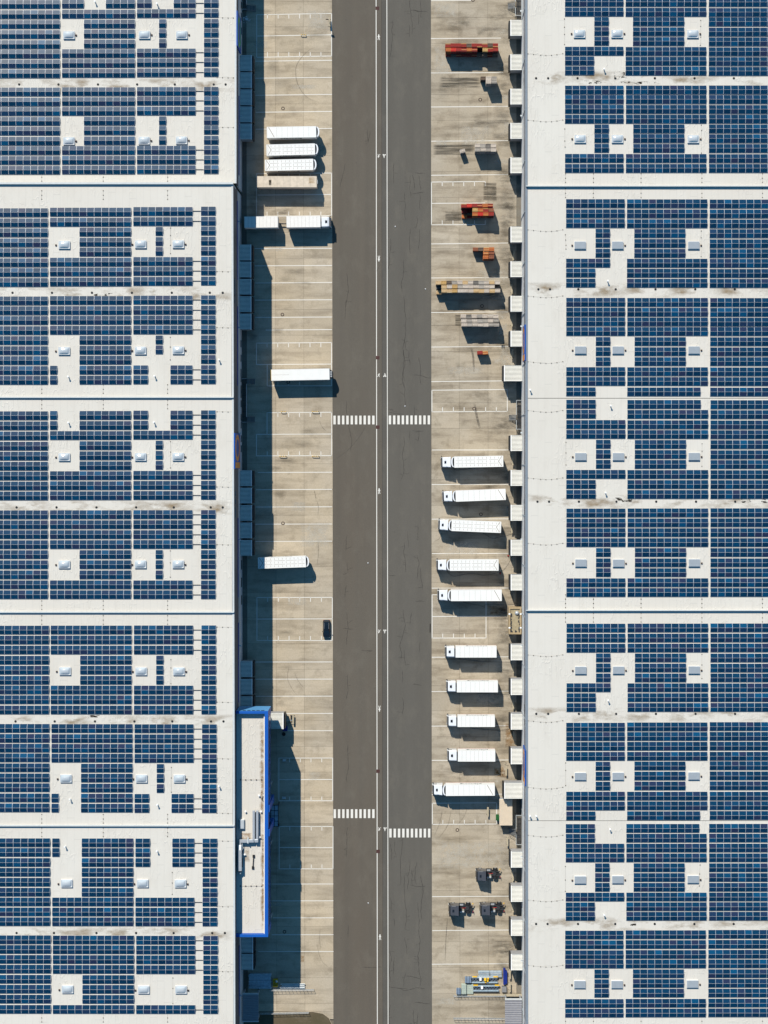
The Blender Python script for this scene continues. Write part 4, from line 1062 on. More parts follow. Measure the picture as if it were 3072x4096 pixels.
# ground storey set back under the overhang, and the piers beside the entrance
MB().box(ox0, oy0 + 0.5, 0, P(1015, 0)[0], P(0, 2950)[1], OB - 0.01).build('ground_storey', M['wall_dark'], ob)
for y in (ry1, ry0 - 1.6): MB().box(ox1 - 0.7, y, 3.6, ox1 + 0.30, y + 1.6, OZ - 0.25).build('pier', M['blue'], ob, 0.02)
MB().box(ox1 - 1.79, ry0, 3.3, ox1 - 1.6, ry1, OB + 6.2).build('entrance_glazing', M['glass'], ob)
for yy in (oy1 - 3, ry1 + 4, ry0 - 6, oy0 + 1): MB().box(ox1 - 0.9, yy - 0.25, 0, ox1 - 0.4, yy + 0.25, OB).build('column', M['wall_mid'], ob)
for z0, z1 in ((8.95, 10.2), (11.3, 12.6), (13.7, 15.0)):
    for ya, yb in ((oy1 - 1.5, ry1 + 2.0), (ry0 - 2.0, oy0 + 1.6)):
        n = max(1, int((ya - yb) / 2.6)); st = (ya - yb) / n
        for k in range(n): MB().box(ox1 - 0.02, ya - st * (k + 1) + 0.08, z0, ox1 + 0.035, ya - st * k - 0.08, z1).build('window', M['glass'], ob)
# row of small windows high on the end face
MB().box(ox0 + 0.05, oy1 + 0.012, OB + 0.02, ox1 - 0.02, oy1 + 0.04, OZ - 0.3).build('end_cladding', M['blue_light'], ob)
for k in range(5):
    x = P(969 + 18.5 * k, 0, OZ)[0]; MB().box(x, oy1 + 0.041, OZ - 1.35, x + 0.75, oy1 + 0.07, OZ - 0.45).build('window', M['glass'], ob)
def roof_stain(x0, y0, x1, y1, mat, dz=0.026, par=ob, h=OR_):
    a, b2 = P(x0, y1, h), P(x1, y0, h); z = h + dz
    m = MB(); m.face([(a[0], a[1], z), (b2[0], a[1], z), (b2[0], b2[1], z), (a[0], b2[1], z)], 0, [(0, 0), (1, 0), (1, 1), (0, 1)])
    m.build('dirt_stain', M[mat], par)
roof_stain(1042, 2870, 1059, 3300, 'st_rust'); roof_stain(1046, 3300, 1060, 3735, 'st_rust', .0262); roof_stain(1036, 2870, 1056, 3300, 'roof_dirt', 0.028); roof_stain(1040, 3280, 1060, 3735, 'roof_dirt'); roof_stain(962, 3330, 1008, 3362, 'st_rust', 0.03); roof_stain(1046, 3160, 1058, 3240, 'roof_moss', 0.03); roof_stain(1048, 3355, 1060, 3440, 'roof_moss', 0.03); roof_stain(975, 3380, 1000, 3450, 'roof_dirt', 0.029)
def rbox(o, name, px0, py0, px1, py1, z0, z1, mat, bev=0.02):
    a, b2 = P(px0, py1, OR_ + z1), P(px1, py0, OR_ + z1)
    x0, y0 = o.location[0], o.location[1]
    return MB().box(a[0] - x0, a[1] - y0, z0, b2[0] - x0, b2[1] - y0, z1).build(name, mat, o, bev)
def rthing(name, px, py, label, cat, group=None):
    x, y = P(px, py, OR_); return thing(name, (x, y, OR_ + 0.022), 0, label, cat, group)
o = rthing('roof_hatch', 967, 3298, 'pale rounded roof hatch on the blue office roof beside two ducts', 'roof hatch')
rbox(o, 'upstand', 956, 3277, 978, 3318, 0, 0.45, M['kerb']); rbox(o, 'lid', 957.5, 3279, 976.5, 3316, 0.452, 0.75, M['dome'], 0.12)
o = rthing('ventilation_duct', 1010, 3310, 'long grey duct with an elbow joining the air handling unit on the blue office roof', 'duct')
rbox(o, 'straight_duct', 1010, 3243, 1019, 3362, 0.5, 1.2, M['duct']); rbox(o, 'elbow_duct', 993, 3358, 1016, 3371, 0.52, 1.16, M['duct'], 0.1); rbox(o, 'cross_duct', 963, 3359, 993, 3371, 0.48, 1.22, M['duct']); rbox(o, 'drop_duct', 956.5, 3359, 963.5, 3382, 0.5, 1.18, M['duct'])
rbox(o, 'flange', 989.5, 3352, 994, 3374, 0.4, 1.35, M['pale_steel'])
for y in (3260, 3300, 3340): rbox(o, 'support', 1011, y, 1018, y + 3, 0, 0.5, M['steel'], 0)
o = rthing('ventilation_duct', 1028, 3310, 'second long grey duct ending in a splayed hood on the blue office roof', 'duct')
rbox(o, 'straight_duct', 1024.5, 3243, 1033, 3358, 0.5, 1.2, M['duct']); rbox(o, 'hood', 1017.5, 3357, 1033, 3371, 0.48, 1.25, M['duct'], 0.12)
for y in (3260, 3300, 3340): rbox(o, 'support', 1025.5, y, 1032, y + 3, 0, 0.5, M['steel'], 0)
o = rthing('air_handling_unit', 959, 3430, 'long grey air handling unit in three sections on the blue office roof', 'ventilation unit')
for a, b2 in ((3401, 3414), (3414.5, 3443), (3443.5, 3484.5)): rbox(o, 'housing', 951.5, a, 966.5, b2, 0.3, 1.7, M['duct'], 0.03)
rbox(o, 'intake_transition', 952.5, 3381, 965, 3400.5, 0.45, 1.5, M['white'], 0.1); rbox(o, 'outlet_hood', 955, 3489, 964, 3497, 0.3, 1.1, M['duct'], 0.1); rbox(o, 'skid', 951, 3401, 967.5, 3486, 0, 0.3, M['dark'], 0)
rbox(o, 'pipe', 967.2, 3374, 969.5, 3400, 0.9, 1.0, M['pale_steel'], 0); rbox(o, 'side_box', 967.2, 3433, 970, 3469, 0.1, 0.9, M['dark'], 0); rbox(o, 'side_box', 967.2, 3400, 970, 3416, 0.1, 0.8, M['dark'], 0)
o = rthing('vent_mast', 1013, 3445, 'dark slender pipe lying on the blue office roof, south of the ducts', 'pipe')
a, b2 = P(1015, 3424, OR_), P(1012, 3470, OR_)
MB().tube([(a[0] - o.location[0], a[1] - o.location[1], 0.14), (b2[0] - o.location[0], b2[1] - o.location[1], 0.14)], 0.13, 8).build('pipe', M['dark'], o)
for q, (x, y) in enumerate((a, b2)): MB().box(x - o.location[0] - .25, y - o.location[1] - .3, 0, x - o.location[0] + .25, y - o.location[1] + .3, 0.3).build('foot', M['black'], o)
for i, (x, y) in enumerate(((982, 3246), (1044, 3246), (1036, 3182), (1039, 3349), (979, 3418))):
    o = link('roof_vent', VM); q = P(x, y, OR_ + 0.5); o.location = (q[0], q[1], OR_ + 0.022); o.scale = (1.1, 1.1, 0.55)
    tag(o, 'small white vent on the blue office roof, ' + ['left of the long ducts', 'right of the long ducts', 'alone near the rusty roof edge', 'below the splayed duct hood', 'beside the air handling unit'][i], 'vent pipe', 'small vents on the office roof')
for i, y in enumerate((3119, 3544)):
    m = MB(); pts = [P(x, y, OR_) for x in (962, 983, 1004, 1026, 1047)]
    m.tube([(a, b2, OR_ + 0.12) for a, b2 in pts], 0.018, 4)
    for a, b2 in pts: m.box(a - .11, b2 - .11, OR_ + 0.022, a + .11, b2 + .11, OR_ + 0.16)
    tag(m.build('lightning_conductor', M['iron']), 'dotted lightning conductor across the %s part of the blue office roof' % ['upper', 'lower'][i], 'lightning conductor', 'lightning conductors on the roofs')
# glazed entrance canopy
a, b2 = P(1068, 3306, 3.3), P(1112.5, 3221, 3.3)
o = thing('entrance_canopy', ((a[0] + b2[0]) / 2, (a[1] + b2[1]) / 2), 0, 'glazed entrance canopy with dark glazing bars under the blue office block', 'canopy')
hx, hy = (b2[0] - a[0]) / 2, (b2[1] - a[1]) / 2
for i in range(3):
    for j in range(4):
        MB().box(-hx + 2 * hx * i / 3 + .05, -hy + 2 * hy * j / 4 + .05, 3.24, -hx + 2 * hx * (i + 1) / 3 - .05, -hy + 2 * hy * (j + 1) / 4 - .05, 3.27).build('glass_pane', M['sheet_teal'], o)
m = MB()
for i in range(4): m.box(-hx + 2 * hx * i / 3 - .06, -hy - .06, 3.1, -hx + 2 * hx * i / 3 + .06, hy + .06, 3.3)
for j in range(5): m.box(-hx, -hy + 2 * hy * j / 4 - .055, 3.12, hx, -hy + 2 * hy * j / 4 + .055, 3.32)
m.build('glazing_frame', M['black'], o)
for x in (-hx, hx):
    for y in (-hy, hy): MB().box(x - .08, y - .08, 0, x + .08, y + .08, 3.1).build('post', M['dark'], o)

# ------------------------------------------------------------------ loading docks
def dock_proto(D, W, Hh, name_label):
    """local -x is the truck side, +x the wall; roof W along y"""
    o = thing('loading_dock', (0, 0), 0, name_label, 'loading dock', 'loading docks along the warehouses')
    m = MB(); m.box(-D / 2, -W / 2 + .03, 1.15, D / 2, W / 2 - .03, Hh - 0.28); m.build('body', M['dock_side'], o)
    m = MB(); m.box(-D / 2 + .15, -W / 2, Hh - 0.279, D / 2, W / 2, Hh - 0.13, 1)
    n = 12; st = W / n
    for k in range(n):
        y0 = -W / 2 + st * k
        m.prism([(-D / 2 + .15, y0 + st * .08), (D / 2, y0 + st * .08), (D / 2, y0 + st * .72), (-D / 2 + .15, y0 + st * .72)], Hh - 0.1295, Hh - 0.03, 0, [(-D / 2 + .15, y0 + st * .13), (D / 2, y0 + st * .13), (D / 2, y0 + st * .67), (-D / 2 + .15, y0 + st * .67)])
    m.build('roof_sheet', [M['dock_white'], M['dock_groove_shade']], o)
    MB().box(-D / 2 - .06, -W / 2 - .06, Hh - 0.45, -D / 2 + .15, W / 2 + .06, Hh + .03).build('fascia', M['white'], o)
    for y in (-W / 2 - .04, W / 2 - .01): MB().box(-D / 2 + .15, y, Hh - 0.3, D / 2, y + .05, Hh - 0.005).build('edge_trim', M['cap'], o)
    MB().box(-D / 2 - .42, -W / 2 + .05, 1.2, -D / 2 - .061, W / 2 - .05, Hh - 0.5).build('dock_shelter', M['black'], o)
    MB().box(-D / 2 - .46, -W / 2 + .12, Hh - 0.50, -D / 2 - .40, W / 2 - .12, Hh - 0.42).build('front_bar', M['dark'], o)
    MB().box(-D / 2 - .2, -1.1, 1.0, -D / 2 - .06, 1.1, 1.2).build('dock_leveller', M['steel'], o)
    for y in (-W / 2 + .3, W / 2 - .6): MB().box(-D / 2 - .25, y, 0.4, -D / 2, y + .3, 1.1).build('bumper', M['rubber'], o)
    for y in (-W / 2 + .2, W / 2 - .4): MB().box(-D / 2 + .1, y, 0, -D / 2 + .35, y + .2, 1.15).build('leg', M['dark'], o)
    remember(o)
    return o
DH = 4.95
DS = dock_proto(2.62, 3.58, DH, 'dock'); DWIDE = dock_proto(4.15, 3.58, DH, 'dock')
RD = [(79.9, 141.7), (217, 279.7), (355, 416.5), (491.9, 554.2), (629.6, 692), (906.3, 968.7), (1045, 1107.6), (1183, 1246.2), (1322.5, 1385.8), (1462, 1524), (1741, 1803.5), (1880.4, 1943), (2020, 2082.3), (2159.7, 2222.4),
      (2298.4, 2361.7), (2579, 2640), (2717.6, 2778.8), (2855.6, 2918.3), (2994.3, 3056.4), (3132.6, 3193.8), (3408.4, 3469.3), (3545.2, 3606.4), (3681.4, 3742), (3819.5, 3879.7)]
for i, (a, b2) in enumerate(RD):
    wide = i in (9, 19)
    pr = DWIDE if wide else DS
    D = 4.15 if wide else 2.62
    xw = P(xr((a + b2) / 2), 0)[0] - 0.04
    y = P(0, (a + b2) / 2, DH)[1]
    lab = 'cream ribbed loading dock on the right warehouse, %s from the top' % (ORD[i] if i < 20 else 'twenty ' + ORD[i - 20])
    if wide: lab = 'deeper cream loading dock on the right warehouse, ' + ('below the small pair of red pallets' if i == 9 else 'touching the cream hut')
    loc = (xw - D / 2, y)
    if pr.name not in used: used.add(pr.name); pr.location = (*loc, 0); pr['label'] = lab
    else: dup(pr, loc, 0, lab)
LD = [(221.5, 283), (290, 351), (358.6, 419.5), (426.5, 488), (494, 557), (979, 1040.7), (1046.7, 1109.4), (1115.4, 1178.7), (1185.4, 1247.7), (1254.7, 1317.4), (1882, 1944), (1951, 2014), (2020.5, 2083.8), (2090.4, 2153), (2160.6, 2223),
      (2644.7, 2709.5), (2715.5, 2779.7), (2786, 2848), (3750.7, 3809), (3819, 3877)]
for i, (a, b2) in enumerate(LD):
    xw = (P(968.5, 0)[0] if b2 < 700 else P(xl((a + b2) / 2), 0)[0]) + 0.04
    y = P(0, (a + b2) / 2, DH)[1]
    dup(DS, (xw + 1.31, y), math.pi, 'shaded ribbed loading dock on the left warehouse, %s from the top' % ORD[i])
# dock under the blue block, reaching out into the sun
a, b2 = P(1083, 2913, DH), P(1133, 2856, DH)
dup(DWIDE, (b2[0] - 4.15 / 2, (a[1] + b2[1]) / 2), math.pi, 'loading dock half in sun, sticking out from under the blue office block')
# big ribbed canopies at both lower corners
def big_canopy(px0, py0, px1, py1, z, label, n):
    a, b2 = P(px0, py1, z), P(px1, py0, z)
    o = thing('gate_canopy', ((a[0] + b2[0]) / 2, (a[1] + b2[1]) / 2), 0, label, 'canopy')
    hx, hy = (b2[0] - a[0]) / 2, (b2[1] - a[1]) / 2
    m = MB(); m.box(-hx, -hy, z - .3, hx, hy, z - .15); st = 2 * hy / n
    for k in range(n):
        y0 = -hy + st * k
        m.prism([(-hx, y0 + st * .1), (hx, y0 + st * .1), (hx, y0 + st * .65), (-hx, y0 + st * .65)], z - .1495, z - .02, 0, [(-hx, y0 + st * .2), (hx, y0 + st * .2), (hx, y0 + st * .55), (-hx, y0 + st * .55)])
    m.build('roof_sheet', M['canopy'], o)
    for y in (-hy - .25, hy + .01): MB().box(-hx, y, z - .5, hx, y + .24, z + .02).build('edge_beam', M['cap'], o)
    for x in (-hx + .1, hx - .4):
        for y in (-hy, hy - .3): MB().box(x, y, 0, x + .3, y + .3, z - .31).build('column', M['steel'], o)
big_canopy(969, 3978, 1034, 4084, 4.6, 'large ribbed canopy in shade at the bottom of the left warehouse', 15)
big_canopy(2020, 4000, 2087, 4190, 4.6, 'large grey ribbed canopy at the bottom of the right warehouse', 26)
# cream hut
a, b2 = P(1997.5, 3302, 2.7), P(2049.5, 3197.5, 2.7)
o = thing('hut', ((a[0] + b2[0]) / 2, (a[1] + b2[1]) / 2), 0, 'cream hut with a ribbed roof beside the green bin', 'hut')
hx, hy = (b2[0] - a[0]) / 2, (b2[1] - a[1]) / 2
MB().box(-hx + .12, -hy + .12, 0, hx - .12, hy - .12, 2.5).build('wall', M['wall_mid'], o)
m = MB(); m.box(-hx, -hy, 2.501, hx, hy, 2.6); st = 2 * hy / 30
for k in range(30):
    y0 = -hy + st * k; m.prism([(-hx, y0 + .01), (hx, y0 + .01), (hx, y0 + st * .65), (-hx, y0 + st * .65)], 2.6005, 2.69, 0, [(-hx, y0 + .04), (hx, y0 + .04), (hx, y0 + st * .55), (-hx, y0 + st * .55)])
m.build('roof_sheet', M['hut'], o)
MB().box(-hx + .09, -1.0, 0, -hx + .115, 0.2, 2.1).build('door', M['steel'], o)
for y in (-2.6, 1.2): MB().box(-hx + .09, y, 1.0, -hx + .115, y + .9, 1.9).build('window', M['glass'], o)
a, b2 = P(1984, 3281, 1.2), P(1996, 3259, 1.2)
o = thing('bin', ((a[0] + b2[0]) / 2, (a[1] + b2[1]) / 2), 0, 'green wheeled bin against the cream hut', 'bin')
hx, hy = (b2[0] - a[0]) / 2, (b2[1] - a[1]) / 2
MB().prism([(-hx + .08, -hy + .08), (hx - .05, -hy + .08), (hx - .05, hy - .08), (-hx + .08, hy - .08)], .12, 1.1, 0, [(-hx, -hy), (hx, -hy), (hx, hy), (-hx, hy)]).build('body', M['green'], o)
m = MB(); m.box(-hx - .03, -hy - .03, 1.1, hx, hy + .03, 1.17); m.box(-hx + .1, -.03, 1.17, hx - .1, .03, 1.2); m.build('lid', M['green'], o)
for x in (-hx + .2, hx - .2):
    for y in (-hy + .2, hy - .2): MB().tube([(x - .05, y, .1), (x + .05, y, .1)], .1, 8).build('wheel', M['rubber'], o)
# open tank with a sand bed
a, b2 = P(2034.5, 2537, 3.2), P(2086, 2429.5, 3.2)
o = thing('sand_tank', ((a[0] + b2[0]) / 2, (a[1] + b2[1]) / 2), 0, 'brown open tank with a sand bed and grey dome beside the right warehouse', 'tank')
hx, hy = (b2[0] - a[0]) / 2, (b2[1] - a[1]) / 2; w = .38
for i, (x0, y0, x1, y1) in enumerate(((-hx, -hy, hx, -hy + w), (-hx, hy - w, hx, hy), (-hx, -hy + w, -hx + w, hy - w), (hx - w, -hy + w, hx, hy - w))): MB().box(x0, y0, 0, x1, y1, 3.2).build('side_wall', M['tank_wood'], o)
MB().box(-hx + w, -hy + w, 0, hx - w, hy - w, 2.95).build('sand_bed', M['sand'], o)
m = MB()
for k in range(60):
    s = RND.choice([-1, 1]); t = RND.uniform(-hy + .6, hy * .55) if RND.random() < .8 else -hy + w + .2
    x = s * (hx - w - RND.uniform(.05, .3)) if t > -hy + .7 else RND.uniform(-hx + w, hx - w)
    q = RND.uniform(.05, .16); m.box(x - q, t - q, 2.95, x + q, t + q * RND.uniform(.4, 2), 2.95 + RND.uniform(.03, .12))
tag(m.build('debris', M['dark'], o), kind='stuff')
m = MB(); m.lathe([(.5 * math.cos(t * .26), .5 * math.sin(t * .26)) for t in range(6)] + [(.02, .5)], 18, 0, (.45, hy - 1.35, 2.95)); m.build('dome', M['duct'], o)
for x in (-hx - .02, hx - w - .02):
    for y in (-hy + 1.35, hy - 1.7): MB().box(x, y, 3.2, x + w + .04, y + .32, 3.24).build('bracket', M['white'], o)

# ------------------------------------------------------------------ stair platforms
def stair(px0, py0, px1, py1, steps, label, side, z=1.25):
    """platform rectangle in pixels; steps: list of (py0, py1, px outer)"""
    a, b2 = P(px0, py1, z), P(px1, py0, z)
    cx_, cy_ = (a[0] + b2[0]) / 2, (a[1] + b2[1]) / 2
    o = thing('stair_platform', (cx_, cy_), 0, label, 'stair', 'steel stair platforms at the warehouse doors')
    hx, hy = (b2[0] - a[0]) / 2, (b2[1] - a[1]) / 2
    m = MB()
    n = int(2 * hy / .22)
    for k in range(n): m.box(-hx, -hy + 2 * hy * k / n, z - .05, hx, -hy + 2 * hy * k / n + .07, z)
    for k in range(5): m.box(-hx + 2 * hx * k / 4.2, -hy, z - .08, -hx + 2 * hx * k / 4.2 + .05, hy, z - .051)
    m.build('grating', M['dark'], o)
    m = MB(); nb = max(2, int(2 * hy / 1.2))
    for k in range(nb + 1): m.box(-hx, -hy + (2 * hy - .12) * k / nb, z - .2, hx, -hy + (2 * hy - .12) * k / nb + .12, z - .081)
    m.build('support_beam', M['dark'], o)
    for x in (-hx, hx - .1):
        for y in (-hy, hy - .1): MB().box(x, y, 0, x + .1, y + .1, z - .2).build('leg', M['dark'], o)
    xo = hx if side > 0 else -hx
    rail = MB(); ht = z + 1.05
    gaps = sorted([(P(0, q1, z)[1] - cy_, P(0, q0, z)[1] - cy_) for q0, q1, _ in steps])
    y = -hy
    segs = []
    for g0, g1 in gaps:
        if g0 - y > .3: segs.append((y, g0))
        y = g1
    if hy - y > .3: segs.append((y, hy))
    for s0, s1 in segs:
        rail.tube([(xo, s0, ht), (xo, s1, ht)], .045, 6); rail.tube([(xo, s0, z + .55), (xo, s1, z + .55)], .025, 5)
        k = max(1, int((s1 - s0) / 1.3))
        for i in range(k + 1): yy = s0 + (s1 - s0) * i / k; rail.tube([(xo, yy, z - .05), (xo, yy, ht)], .028, 5)
    for yy in (-hy, hy):
        rail.tube([(-xo, yy, ht), (xo, yy, ht)], .045, 6); rail.tube([(-xo, yy, z), (-xo, yy, ht)], .028, 5)
    rail.build('handrail', M['pale_steel'], o)
    for q0, q1, qx in steps:
        y1, y0 = P(0, q0, .6)[1] - cy_, P(0, q1, .6)[1] - cy_
        xe = P(qx, 0, .2)[0] - cx_
        n = 6
        for k in range(n):
            t0, t1 = k / n, (k + 1) / n
            xa, xb = xo + (xe - xo) * t0, xo + (xe - xo) * t1
            MB().box(min(xa, xb), y0, z * (1 - t1) + .02, max(xa, xb) - .05, y1, z * (1 - t1) + .07).build('step', M['stair_steel'], o)
        for yy in (y0, y1):
            m = MB(); m.tube([(xo, yy, z + 1.05), (xe, yy, 1.05)], .04, 6); m.tube([(xe, yy, 0), (xe, yy, 1.05)], .035, 5)
            m.face([(xo, yy - .03, z - .2), (xe, yy - .03, -.0), (xe, yy - .03, .12), (xo, yy - .03, z + .02)]); m.tube([(xo, yy, z + .55), (xe, yy, .55)], .022, 5)
            m.build('stringer_rail', M['stair_steel'], o)
stair(2064.7, 1602, 2085.5, 1717, [(1660, 1681, 2036)], 'steel stair platform on the right warehouse above the upper parked trucks', -1)
stair(2063.5, 3258.6, 2085.5, 3374.6, [(3313.5, 3336, 2036)], 'steel stair platform on the right warehouse beside the cream hut', -1)
stair(2060.5, -60, 2083.5, 66, [(10.5, 34.7, 2031.5)], 'steel stair platform on the right warehouse above its topmost dock', -1)
stair(968.5, 1515.5, 987.5, 1689, [(1516.5, 1536, 1020), (1668, 1688, 1019.5)], 'shaded platform with two stairs on the left warehouse above the orange sign', 1)
stair(971, -80, 987, 41, [(22, 45, 1023)], 'shaded stair platform on the lower left hall at the top of the picture', 1)

# ------------------------------------------------------------------ vehicles
WH = MB().tube([(0, -.15, 0), (0, .15, 0)], .5, 18).mesh('tyre', M['rubber'])
WR = MB().tube([(0, -.155, 0), (0, .155, 0)], .29, 14).mesh('rim', M['steel'])
def wheel(par, x, y, r=.5, w=1.0):
    o = link('wheel', WH, par); o.location = (x, y, r); o.scale = (r / .5, w, r / .5)
    q = link('rim', WR, o)
    return o
def text_obj(name, txt, par, loc, rot, size, mat):
    c = bpy.data.curves.new(name, 'FONT'); c.body = txt; c.size = size; c.align_x = 'CENTER'; c.align_y = 'CENTER'; c.extrude = .006; c.resolution_u = 2
    t = bpy.data.objects.new('tmp', c); COL.objects.link(t)
    bpy.context.view_layer.update()
    me = bpy.data.meshes.new_from_object(t.evaluated_get(bpy.context.evaluated_depsgraph_get()))
    bpy.data.objects.remove(t); me.materials.clear(); me.materials.append(mat)
    o = link(name, me, par); o.location = loc; o.rotation_euler = rot
    return o
TOP = 4.0
def trailer_box(par, xc, Lb, style, body=None, logo=True, z0=1.15, name='box_body', front=1):
    """a box body centred on xc, front towards +x"""
    W = 1.28; x0, x1 = xc - Lb / 2, xc + Lb / 2
    bm = body or M['trailer_white']
    b = MB().box(x0, -W, z0, x1, W, TOP - .03).build(name, bm, par, .04)
    m = MB()
    for y in (-W - .012, W - .07): m.box(x0 + .03, y, TOP - .14, x1 - .03, y + .082, TOP + .012)
    m.build('roof_rail', bm, par)
    r = MB().box(x0 + .05, -W + .07, TOP - .03, x1 - .05, W - .07, TOP).build('roof_skin', bm, par)
    m = MB()
    def seg(xa, ya, xb, yb, w=.05):
        l = math.hypot(xb - xa, yb - ya); nx, ny = -(yb - ya) / l * w / 2, (xb - xa) / l * w / 2
        m.face([(xa + nx, ya + ny, TOP + .004), (xa - nx, ya - ny, TOP + .004), (xb - nx, yb - ny, TOP + .004), (xb + nx, yb + ny, TOP + .004)])
    if style == 'grid':
        for y in (-.42, .42):
            e = [x0 + 1.1, x0 + 3.3, x0 + 3.7, x0 + 6.2, x0 + 6.5, x0 + 9.0, x0 + 9.2, x1 - .35]
            for k in range(0, 8, 2): seg(e[k], y, min(e[k + 1], x1 - .3), y, .06)
        for k in range(11):
            x = x0 + 1.05 + k * (Lb - 1.5) / 10.5
            for y in (-.84, 0, .84): seg(x, y - .22, x, y + .22, .065)
        seg(x0 + .35, -1.12, x0 + 1.05, 0, .11); seg(x0 + 1.05, 0, x0 + .35, 1.12, .11); seg(x0 + .3, -1.15, x0 + .3, 1.15, .05)
    elif style == 'diag':
        seg(x0 + .4, 1.15 if front > 0 else 1.15, x0 + 1.7, -1.15, .12)
        for k in range(1, 8): seg(x0 + 1 + k * (Lb - 1.5) / 8, -1.15, x0 + 1 + k * (Lb - 1.5) / 8, 1.15, .03)
    elif style == 'split': seg(x0, .02, x0 + 4.2, .02, .04)
    elif style == 'sheet':
        for k in range(1, 9): seg(x0 + k * Lb / 9, -1.18, x0 + k * Lb / 9, 1.18, .03)
    if m.f: m.build('roof_seam', M['seam'], par)
    m = MB()
    for y in (-W + .02, .02): m.box(x0 - .05, y, z0 + .1, x0 - .002, y + W - .05, TOP - .2)
    m.build('rear_door', bm, par)
    MB().box(x0 - .04, -W + .0, TOP - .2, x0 + .03, W, TOP + .016).build('rear_frame', M['yellow'] if style == 'split' else bm, par)
    MB().box(x0 - .02, -W - .005, z0 - .06, x1, W + .005, z0).build('side_rail', M['red'] if style in ('sheet', 'diag') else M['steel'], par)
    MB().box(x0 + .1, -.5, .75, x1 - .2, .5, z0 - .061).build('chassis', M['dark'], par)
    MB().box(x0 - .05, -1.15, .55, x0 + .1, 1.15, .7).build('rear_bumper', M['steel'], par)
    if logo:
        zc = (z0 + TOP) / 2 + .35
        text_obj('logo_text', 'pfenning', par, (xc - .2, -W - .012, zc), (math.pi / 2, 0, 0), 1.5, M['ink'])
        text_obj('logo_text', 'pfenning', par, (xc - .2, W + .012, zc), (math.pi / 2, 0, math.pi), 1.5, M['ink'])
def axles(par, xs, y=.98):
    for x in xs:
        for s in (-1, 1): wheel(par, x, s * y)
def reefer_nose(par, x1):
    n = 10; ang = [(-90 + 180 * k / n) * math.pi / 180 for k in range(n + 1)]
    pts = [(x1 + .02, -1.14)] + [(x1 + .10 + .50 * math.cos(a), 1.14 * math.sin(a)) for a in ang] + [(x1 + .02, 1.14)]
    MB().prism(pts, 1.7, 3.45).build('reefer_unit', M['cab_white'], par, .03)
    m = MB()            # white cowl bowed round the top of the unit, dark well inside it
    o_ = [(x1 + .14 + .58 * math.cos(a), 1.18 * math.sin(a)) for a in ang]
    i_ = [(x1 + .08 + .30 * math.cos(a), 1.02 * math.sin(a)) for a in ang]
    for k in range(n): m.prism([o_[k], o_[k + 1], i_[k + 1], i_[k]], 3.455, 3.92)
    m.build('reefer_cowl', M['cab_white'], par)
    MB().prism([(x1 + .02, -1.0), (x1 + .2, -.98), (x1 + .36, -.5), (x1 + .38, .5), (x1 + .2, .98), (x1 + .02, 1.0)], 3.451, 3.5).build('fan_well', M['black'], par)

def put(px, py, z, deg): x, y = P(px, py, z); return (x, y), -math.radians(deg)
GT = 'white trailers parked on the yard'
def semi_trailer(px, py, Lpx, deg, style, label, nose=True, body=None, logo=True, front=1, group=GT):
    (x, y), r = put(px, py, TOP, deg)
    o = thing('semi_trailer', (x, y), r if front > 0 else r + math.pi, label, 'trailer', group)
    Lb = Lpx * (H - TOP) / F
    trailer_box(o, 0, Lb, style, body, logo, front=front)
    axles(o, [-Lb / 2 + 1.6, -Lb / 2 + 2.9, -Lb / 2 + 4.2])
    if nose: reefer_nose(o, Lb / 2)
    for s in (-.8, .8): MB().box(Lb / 2 - 3.0, s - .07, .05, Lb / 2 - 2.85, s + .07, 1.1).build('landing_leg', M['steel'], o)
    return o, Lb
semi_trailer(1166.4, 528, 197.4, -0.9, 'diag', 'white cooled trailer with one diagonal roof line, topmost of the left row')
semi_trailer(1163.4, 598, 194, -1.34, 'grid', 'white ribbed roof cooled trailer, second of the left row below the diagonal lined one')
semi_trailer(1156.8, 659.4, 193, -1.2, 'grid', 'white ribbed roof cooled trailer, third of the left row just above the beige trailer')
o, Lb = semi_trailer(1148.2, 726.6, 238, 0, 'sheet', 'dirty beige trailer with a dark smudge on its roof', False, M['beige_tarp'], False)
m = MB(); m.face([(-Lb * .31, -.9, TOP + .012), (-Lb * .26, -.9, TOP + .012), (-Lb * .26, .5, TOP + .012), (-Lb * .31, .5, TOP + .012)], 0, [(0, 0), (1, 0), (1, 1), (0, 1)]); m.build('dirt_stain', decal('smudge', (.05, .04, .03), .85, 1.2, (1, 1, 1), .25, .6), o)
m = MB(); m.face([(Lb * .36, -.5, TOP + .012), (Lb * .47, -.5, TOP + .012), (Lb * .47, 1.1, TOP + .012), (Lb * .36, 1.1, TOP + .012)], 0, [(0, 0), (1, 0), (1, 1), (0, 1)]); m.build('dirt_stain', decal('ochre', (.40, .22, .05), .5, 1.5, (.4, 3, 1)), o)
MB().box(Lb / 2 + .04, -.45, 3.2, Lb / 2 + .2, .45, 3.7).build('front_bracket', M['steel'], o)
o, Lb = semi_trailer(1201.5, 1498.3, 234, -1.1, 'split', 'bright white trailer standing alone at the road edge with a black cooling unit', False, None, False)
n = 10
MB().prism([(Lb / 2 + .02, -1.0)] + [(Lb / 2 + .2 + .55 * math.cos(a), 1.0 * math.sin(a)) for a in [(-90 + 180 * k / n) * math.pi / 180 for k in range(n + 1)]] + [(Lb / 2 + .02, 1.0)], 1.9, 3.5).build('cooling_unit', M['black'], o, .03)
for y in (-.5, 0, .5): MB().box(Lb / 2 + .1, y - .17, 3.505, Lb / 2 + .5, y + .17, 3.54).build('vent_grille', M['steel'], o)
